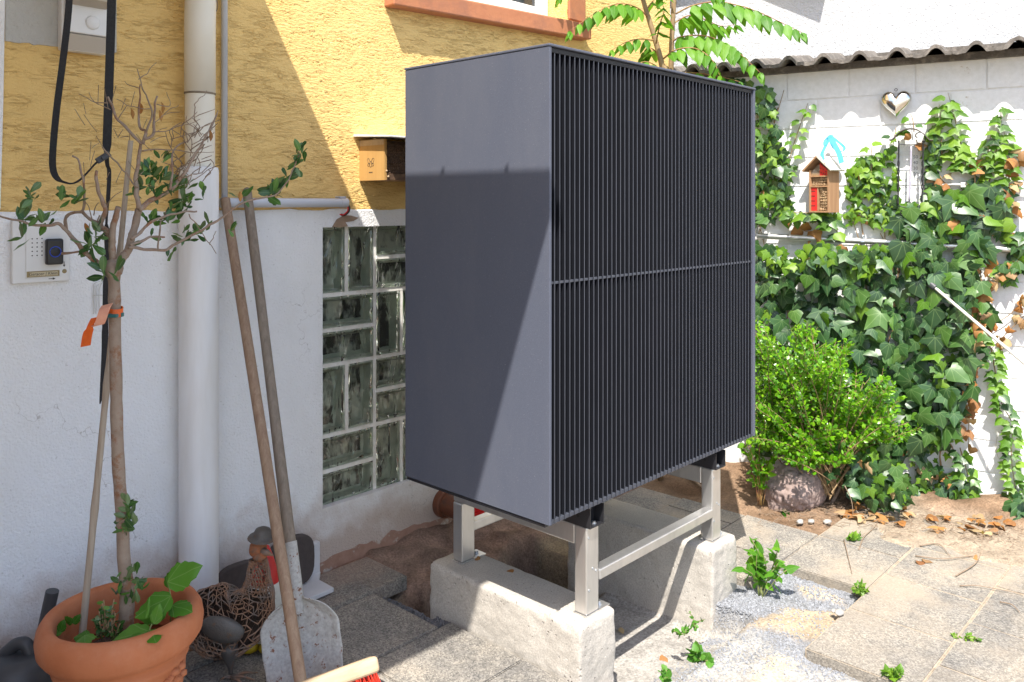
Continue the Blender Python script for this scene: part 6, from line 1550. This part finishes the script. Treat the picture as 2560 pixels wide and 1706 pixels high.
def dryrun(pts, n, s0=.03, s1=.05, off=.03):
    P = smooth_path([Rp(x, y, off) for x, y in pts], 6); STEMS.append((P, .0026))
    for k in range(n):
        p = P[int(U(0, len(P) - 1))]; IVF.put(rnd.choice(IO), p + RE * U(-.02, .02) + RN * U(.0, .04), rdir(-.6) * .9 + RN * .4, RN + rdir() * .7, U(s0, s1), 1.0, .01)
dryrun([(2460, 600), (2450, 700), (2445, 790), (2440, 860)], 26, .04, .068, .10)
dryrun([(2430, 900), (2425, 980), (2422, 1060), (2420, 1140)], 30, .035, .058, .07)
dryrun([(2560, 790), (2520, 830), (2480, 870)], 10); dryrun([(2570, 740), (2520, 790), (2450, 830)], 12)
dryrun([(2560, 640), (2510, 690), (2450, 740)], 12); dryrun([(2550, 380), (2540, 450), (2530, 530)], 12, .035, .06)
dryrun([(2438, 420), (2440, 520), (2460, 600)], 12, .04, .06); dryrun([(2350, 440), (2370, 480)], 7, .04, .055); dryrun([(2360, 540), (2420, 560)], 8, .05, .08)
dryrun([(1975, 560), (2020, 580), (2070, 575)], 7, .05, .07); dryrun([(2290, 350), (2296, 362)], 3, .04, .05); dryrun([(2300, 1180), (2400, 1200)], 8, .04, .06)
IVF.done(ivy, 'leaf', 'foliage', 300)
for k in range(46):
    x, y = U(1900, 2440), U(620, 1220); STEMS.append((smooth_path([Rp(x, y, .015), Rp(x + U(-25, 25), y - U(40, 90), .02), Rp(x + U(-40, 40), y - U(100, 220), .02)], 4), U(.0015, .004)))
STEMS.append((smooth_path([Rp(1945, 270, .012), Rp(1935, 310, .012), Rp(1960, 225, .01)], 4), .003)); STEMS.append((smooth_path([Rp(2437, 435, .05), Rp(2440, 520, .06), Rp(2465, 600, .06)], 5), .003))
STEMS.append((smooth_path([Rp(2495, 1080, .01), Rp(2490, 1120, .01), Rp(2500, 1150, .01), Rp(2518, 1130, .01)], 5), .0008))
for P, r in STEMS:
    b = MB(); b.tube(P, [r * (1 - .6 * i / len(P)) for i in range(len(P))], 6); b.build('stem', X['bstem'], ivy, True)

# ================================================================== BOX SHRUB
sc_ = Dp(2050, 1040, 3.82); sb = Vector((sc_.x, sc_.y, .03))
shr = thing('box_shrub', sb, 'bright green small-leaved box shrub growing in front of the ivy', 'shrub')
BX = leafset('bx', 'leaf', [ROUND_H, OVAL_H], X['boxl'], [.45], 4, curl=.15, droop=.1)
BF = Foliage(); stems = MB()
def shrub_tip(px, py, dd): return Dp(px, py, 3.82 + dd)
tips = []
OUT = [(1870, 790), (1910, 800), (1925, 860), (1960, 850), (2020, 800), (2045, 840), (2110, 835), (2150, 880), (2170, 930), (2235, 940), (2290, 1030), (2310, 1075), (2240, 1090), (2260, 1110), (2190, 1135), (2140, 1165), (2060, 1160), (1990, 1150), (1930, 1140), (1870, 1100)]
while len(tips) < 330:
    x, y = U(1865, 2310), U(780, 1170)
    if inpoly(x, y, OUT): tips.append((x, y, U(-.28, .16)))
for k, (x, y, dd) in enumerate(tips):
    tip = shrub_tip(x, y, dd); root = sb + Vector((U(-.10, .10), U(-.10, .10), U(.05, .2)))
    midp = root.lerp(tip, .55) + Vector((U(-.04, .04), U(-.04, .04), U(.0, .05)))
    P = smooth_path([root, midp, tip], 7); stems.tube(P, [.0032 - .0022 * i / (len(P) - 1) for i in range(len(P))], 4, False)
    dirn = (tip - midp).normalized()
    for i in range(21):
        t = .50 + .5 * i / 20; q = P[min(len(P) - 1, int(t * (len(P) - 1)))].lerp(P[min(len(P) - 1, int(t * (len(P) - 1)) + 1)], (t * (len(P) - 1)) % 1)
        for s_ in range(2):
            sidev = dirn.cross(rdir()).normalized()
            BF.put(rnd.choice(BX), q + sidev * .004, sidev + dirn * U(.3, .9) + Vector((0, 0, .25)), rdir(1.0) - FW * .35, U(.016, .027), U(1.0, 1.4))
        if i % 5 == 2:   # short side sprays
            sd2 = (dirn + rdir() * .9).normalized(); L = U(.03, .07); stems.tube([q, q + sd2 * L], .0009, 4, False)
            for j in range(5):
                qq = q + sd2 * L * (j + 1) / 5; sv = sd2.cross(rdir()).normalized(); BF.put(rnd.choice(BX), qq, sv + sd2 * .6, rdir(1.0) - FW * .3, U(.014, .022), 1.2)
stems.build('stems', X['bstem'], shr)
BF.done(shr, 'leaf', 'foliage', 120)
for k in range(5):
    r0 = sb + Vector((U(-.05, .05), U(-.05, .05), -.01)); b = MB(); b.tube(smooth_path([r0, r0 + Vector((U(-.05, .05), U(-.05, .05), .12)), r0 + Vector((U(-.13, .13), U(-.13, .13), .30))], 5), [.009 - .0006 * i for i in range(11)], 8); b.build('trunk', X['bark'], shr, True)
# low leafy sprout at the foot, left of the stone
def sprig(name, label, px, py, z, n, hgt, spread, size, meshes, stemm, lean=Vector((0, 0, 0)), cat='plant', group=None):
    g = G(px, py, z); S_ = []
    for k in range(n):
        tip = g + Vector((rnd.gauss(0, spread), rnd.gauss(0, spread), hgt * U(.55, 1.1))) + lean * U(.5, 1)
        md_ = g.lerp(tip, .5) + Vector((U(-.01, .01), U(-.01, .01), hgt * .12)); P = [g + Vector((U(-.01, .01), U(-.01, .01), 0)), md_, tip]; lv = []
        for j in range(7):
            t = .3 + .7 * j / 6; q = P[0].lerp(P[1], t * 2) if t < .5 else P[1].lerp(P[2], (t - .5) * 2)
            lv.append((q, rdir(.1) + (P[2] - P[0]).normalized() * .4, rdir(1.2) - FW * .3, size * U(.7, 1.2), U(.8, 1.1)))
        S_.append((P, lv))
    return plant(name, label, g, S_, meshes, stemm, group, cat)
LS = leafset('ls', 'leaf', [LANCE_H, HEART_H], X['ail'], [.3, .65], 3, curl=.2, droop=.25)
sprig('climber_shoots', 'leafy reddish-stemmed shoots between heat pump corner and red stone', 1902, 1262, .05, 15, .30, .06, .040, leafset('cs', 'leaf', [ROUND_H, HEART_H], X['boxl'], [.45], 3, curl=.2), X['rstem'])
sprig('tree_seedling', 'bright green seedling growing beside the right concrete base', 1905, 1492, .0, 9, .12, .035, .042, LS, X['gstem'], Vector((0, 0, .03)))
sprig('tree_seedling', 'tall thin seedling shoot with drooping leaves by the right base', 1912, 1478, .0, 3, .18, .06, .040, LS, X['gstem'])
for (px, py, n, h, s_, lab) in ((1752, 1655, 4, .035, .050, 'small green weed on the chippings at the bottom edge'), (1655, 1693, 4, .02, .035, 'tiny flat weed on pale ground right of the near concrete base'), (2146, 1482, 5, .03, .032, 'dark green weed tuft in the corner of the paving step'), (2410, 1602, 3, .018, .026, 'small plucked leafy sprig lying on the sunlit paving'), (2240, 1700, 4, .03, .045, 'weed tuft at the bottom edge of the sunlit paving'), (1700, 1590, 4, .025, .028, 'dusty weed patch on the chippings beside the trench'), (1735, 1560, 3, .02, .024, 'tiny weed at the front foot of the right concrete base'), (2130, 1355, 3, .03, .042, 'ivy seedling between the paving slabs near the bed'), (1960, 1290, 4, .03, .045, 'trailing ivy tip at the left foot of the red stone')):
    sprig('weed', lab, px, py, .028 if px > 2000 else .004, n, h * .8, .018, s_ * .62, WL if px < 2000 else IL, X['gstem'], group='weeds in the yard')

# ================================================================== TREE OF THE CORNER (long feathered leaves)
TA = Vector((3.46, 2.36, 0)); AD = TA.dot(FW)
ai = thing('feather_leaved_tree', (TA.x, TA.y, .0), 'young tree with long feathered leaves rising behind the heat pump', 'tree')
def ap(px, py, dd=0.0): return Dp(px, py, AD + dd)
b = MB(); P = smooth_path([Vector((TA.x, TA.y, 0)), Vector((TA.x + .01, TA.y, .9)), ap(1662, 230), ap(1655, 165), ap(1638, 100), ap(1612, 15), ap(1595, -50), ap(1575, -160)], 5); b.tube(P, [.019 - .0003 * i for i in range(len(P))], 12); b.build('trunk', X['bstem'], ai, True)
b = MB(); P = smooth_path([Vector((TA.x + .12, TA.y - .05, 0)), Vector((TA.x + .13, TA.y - .05, .9)), ap(1676, 220, .05), ap(1679, 110, .05), ap(1685, 0, .05), ap(1690, -120, .05)], 5); b.tube(P, [.016 - .0002 * i for i in range(len(P))], 12); b.build('trunk', X['bstem'], ai, True)
AL = leafset('al', 'leaflet', [LANCE_H], X['ail'], [.25, .5, .75], 4, curl=.25, droop=.28)
AF = Foliage()
def frond(pts, n, size, dd0=0.0, dd1=0.0, hang=.75):
    m_ = len(pts); P = smooth_path([ap(x, y, dd0 + (dd1 - dd0) * k / (m_ - 1)) for k, (x, y) in enumerate(pts)], 6)
    b = MB(); b.tube(P, [.0042 - .003 * i / (len(P) - 1) for i in range(len(P))], 6); b.build('leaf_stalk', X['rstem'], ai, True)
    for i in range(n):
        t = .18 + .82 * i / (n - 1); k = min(len(P) - 2, int(t * (len(P) - 1))); q = P[k].lerp(P[k + 1], t * (len(P) - 1) - k); d = (P[k + 1] - P[k]).normalized()
        sv = d.cross(Vector((0, 0, 1))).normalized()
        for sg in (-1, 1):
            tip = sv * sg * U(.55, .95) + d * U(.25, .55) + Vector((0, 0, -hang * U(.6, 1.2)))
            AF.put(rnd.choice(AL), q, tip, Vector((0, 0, 1)) + sv * sg * .6, size * U(.85, 1.1) * (1 - .45 * max(0, t - .6) / .4), U(.85, 1.05))
    AF.put(rnd.choice(AL), P[-1], P[-1] - P[-3] + Vector((0, 0, -.02)), Vector((0, 0, 1)), size * .6)
frond([(1622, 45), (1590, 18), (1545, 10), (1490, 32), (1425, 78)], 10, .105, 0, -.25)
frond([(1690, 35), (1730, 15), (1790, 5), (1850, 15), (1900, 32), (1960, 60), (2005, 82)], 12, .12, .05, -.15)
frond([(1680, 105), (1705, 92), (1762, 90), (1810, 108), (1850, 135), (1900, 182)], 11, .115, .05, -.25)
frond([(1655, 150), (1690, 125), (1740, 122), (1780, 150), (1800, 190)], 8, .10, 0, -.2)
frond([(1640, 102), (1600, 98), (1565, 106), (1530, 125)], 5, .085, 0, -.12)
frond([(1620, 20), (1640, -5), (1665, -20), (1640, -40)], 4, .09, 0, .1); frond([(1683, 60), (1720, 40), (1760, 48), (1800, 65), (1840, 62)], 8, .11, .05, .25)
frond([(1650, 140), (1625, 120), (1608, 135), (1600, 165)], 5, .085, 0, .12); frond([(1665, 190), (1720, 182), (1790, 190), (1850, 205)], 7, .09, 0, -.1)
frond([(1600, -40), (1640, -60), (1740, -50), (1800, -10)], 8, .11, 0, -.2); frond([(1590, -60), (1520, -90), (1450, -60), (1400, -10)], 8, .11, 0, -.2)
frond([(1640, 110), (1650, 60), (1660, 30), (1655, 5)], 5, .09, -.05, -.15); frond([(1668, 200), (1640, 165), (1610, 155), (1580, 170)], 5, .085, 0, -.1)
AF.done(ai, 'leaflet', 'foliage', 300)

# ================================================================== STONE, LITTER, TWIGS
rk = G(2010, 1292, .03)
b = MB(); b.blob(rk + FW * .13 + Vector((0, 0, .075)), (.135, .10, .125), 6, .14, 9, Matrix.Rotation(HEAD - math.pi / 2, 3, 'Z'))
for i, v in enumerate(b.v): b.v[i] = v + (v - rk - FW * .13 - Vector((0, 0, .07))).normalized() * (.014 * noise.noise(v * 8) + .005 * noise.noise(v * 32) - .006 * max(0, noise.noise(v * 80) - .1))
o = b.build('boulder', X['rock'], None, True); tag(o, 'porous reddish stone half under the ivy and box shrub', 'stone')
def lumps(name, label, spots, r0, r1, mat, cat, group):
    for k, (x, y, lab) in enumerate(spots):
        g = G(x, y, .035); s = U(r0, r1); b = MB(); b.blob(g + Vector((0, 0, s * .25)), (s, s * .75, s * .5), 2, .25, k + 3); o = b.build(name, mat, None, True); tag(o, lab, cat, group)
lumps('pebble', '', [(2000, 1307, 'pale pebble below the red stone, left of two'), (2028, 1306, 'pale pebble below the red stone, right of two'), (2068, 1308, 'small white pebble at the edge of the bed'), (2098, 1535, 'broken pale lump of mortar in the sand'), (2085, 1530, 'rounded grey pebble beside the mortar lump')], .010, .022, M('pale_pebble', (.40, .38, .35), (.30, .28, .26), 30), 'pebble', 'pebbles by the bed')
DLV = leafset('dry', 'dry_leaf', [IVY_H3, HEART_H, IVY_H], X['ivyo'], [.25, .6], 5, curl=.5, droop=.4)
for k in range(48):
    x, y = U(2110, 2540), 0; y = 1258 + (x - 2110) * .10 + U(-6, 40)
    g = G(x, y, .05); a = U(0, 6.28)
    o = inst('dry_leaf', rnd.choice(DLV), leaf_mat(g + Vector((0, 0, .006)), (math.cos(a), math.sin(a), U(-.1, .3)), Vector((U(-.8, .8), U(-.8, .8), 1)), U(.028, .066), U(.7, 1.1)))
    tag(o, 'brown curled dry leaf in the litter at the ivy wall foot', 'leaf', 'dry leaves at the wall foot')
for (x, y, lab) in ((2306, 1400, 'single tan dry leaf on the paving, nearer one of two'), (2290, 1404, 'small tan dry leaf on the paving beside another'), (2270, 1352, 'curled brown leaf at the edge of the sandy ground'), (2440, 1388, 'pale dry leaf in the fork of the long twig'), (1283, 1425, 'small brown leaf on the edge of the left concrete base'), (1195, 1393, 'tiny brown leaf near the rear foot plate'), (1552, 1570, 'brown stick-like leaf lying in the trench'), (1655, 1640, 'orange-brown leaf on the pale ground by the trench')):
    z = {1283: .203, 1195: .203, 1552: -.09, 1655: -.005}.get(x, .036)
    g = G(x, y, z); a = U(0, 6.28); o = inst('dry_leaf', rnd.choice(DLV), leaf_mat(g + Vector((0, 0, .003)), (math.cos(a), math.sin(a), .05), Vector((U(-.2, .2), U(-.2, .2), 1)), .03 if x < 1700 else .045)); tag(o, lab, 'leaf')
b = MB()
for k in range(520):
    x = U(1900, 2560); y = 1275 + max(0, x - 2050) * .12 + rnd.gauss(0, 22)
    g = G(x, y, .042); a = U(0, 6.28); L = U(.01, .05); d = Vector((math.cos(a), math.sin(a), U(-.1, .2))) * L; b.tube([g, g + d * .5 + Vector((0, 0, .004)), g + d], .0011, 4, False)
o = b.build('leaf_litter', X['twig']); tag(o, 'fine dry stalks and chaff scattered along the planting bed', 'litter', None, 'stuff')
for pts, lab in (([(2288, 1390), (2360, 1400), (2440, 1390), (2520, 1400)], 'long dry twig lying level across the sandy paving'), ([(2390, 1440), (2440, 1410), (2455, 1370), (2460, 1330)], 'forked dry twig rising from the sandy paving'), ([(2110, 1350), (2118, 1385), (2130, 1435)], 'thin curved straw on the grey slab'), ([(2147, 1375), (2160, 1345), (2185, 1320), (2200, 1295)], 'bent brown twig at the edge of the bed'), ([(2400, 1465), (2450, 1468), (2560, 1486)], 'long pale straw at the right edge of the paving'), ([(2300, 1365), (2345, 1362), (2375, 1390)], 'short bent twig in front of the dry leaves'), ([(2500, 1505), (2530, 1515), (2550, 1532)], 'short straight stick at the right edge'), ([(2220, 1338), (2270, 1338), (2285, 1345)], 'thin twig under the leaf litter'), ([(2112, 1215), (2128, 1250), (2132, 1290), (2124, 1325)], 'hanging bare ivy runner in front of the red stone')):
    zz = .034
    P = smooth_path([G(x, y, zz) + Vector((0, 0, .004 * (i % 2))) if 'hanging' not in lab else Dp(x, y, 3.62) for i, (x, y) in enumerate(pts)], 4)
    b = MB(); b.tube(P, [.0024 - .0014 * i / len(P) for i in range(len(P))], 6); o = b.build('twig', X['twig'], None, True); tag(o, lab, 'twig', 'twigs on the ground')
# dry root and stick under the heat pump
b = MB(); b.tube(smooth_path([G(1712, 1180, .05), G(1740, 1205, .03), G(1782, 1240, .03)], 5), [.008] * 6 + [.006] * 5, 8); o = b.build('root', X['twig'], None, True); tag(o, 'bare root on the ground behind the right stand leg', 'root')
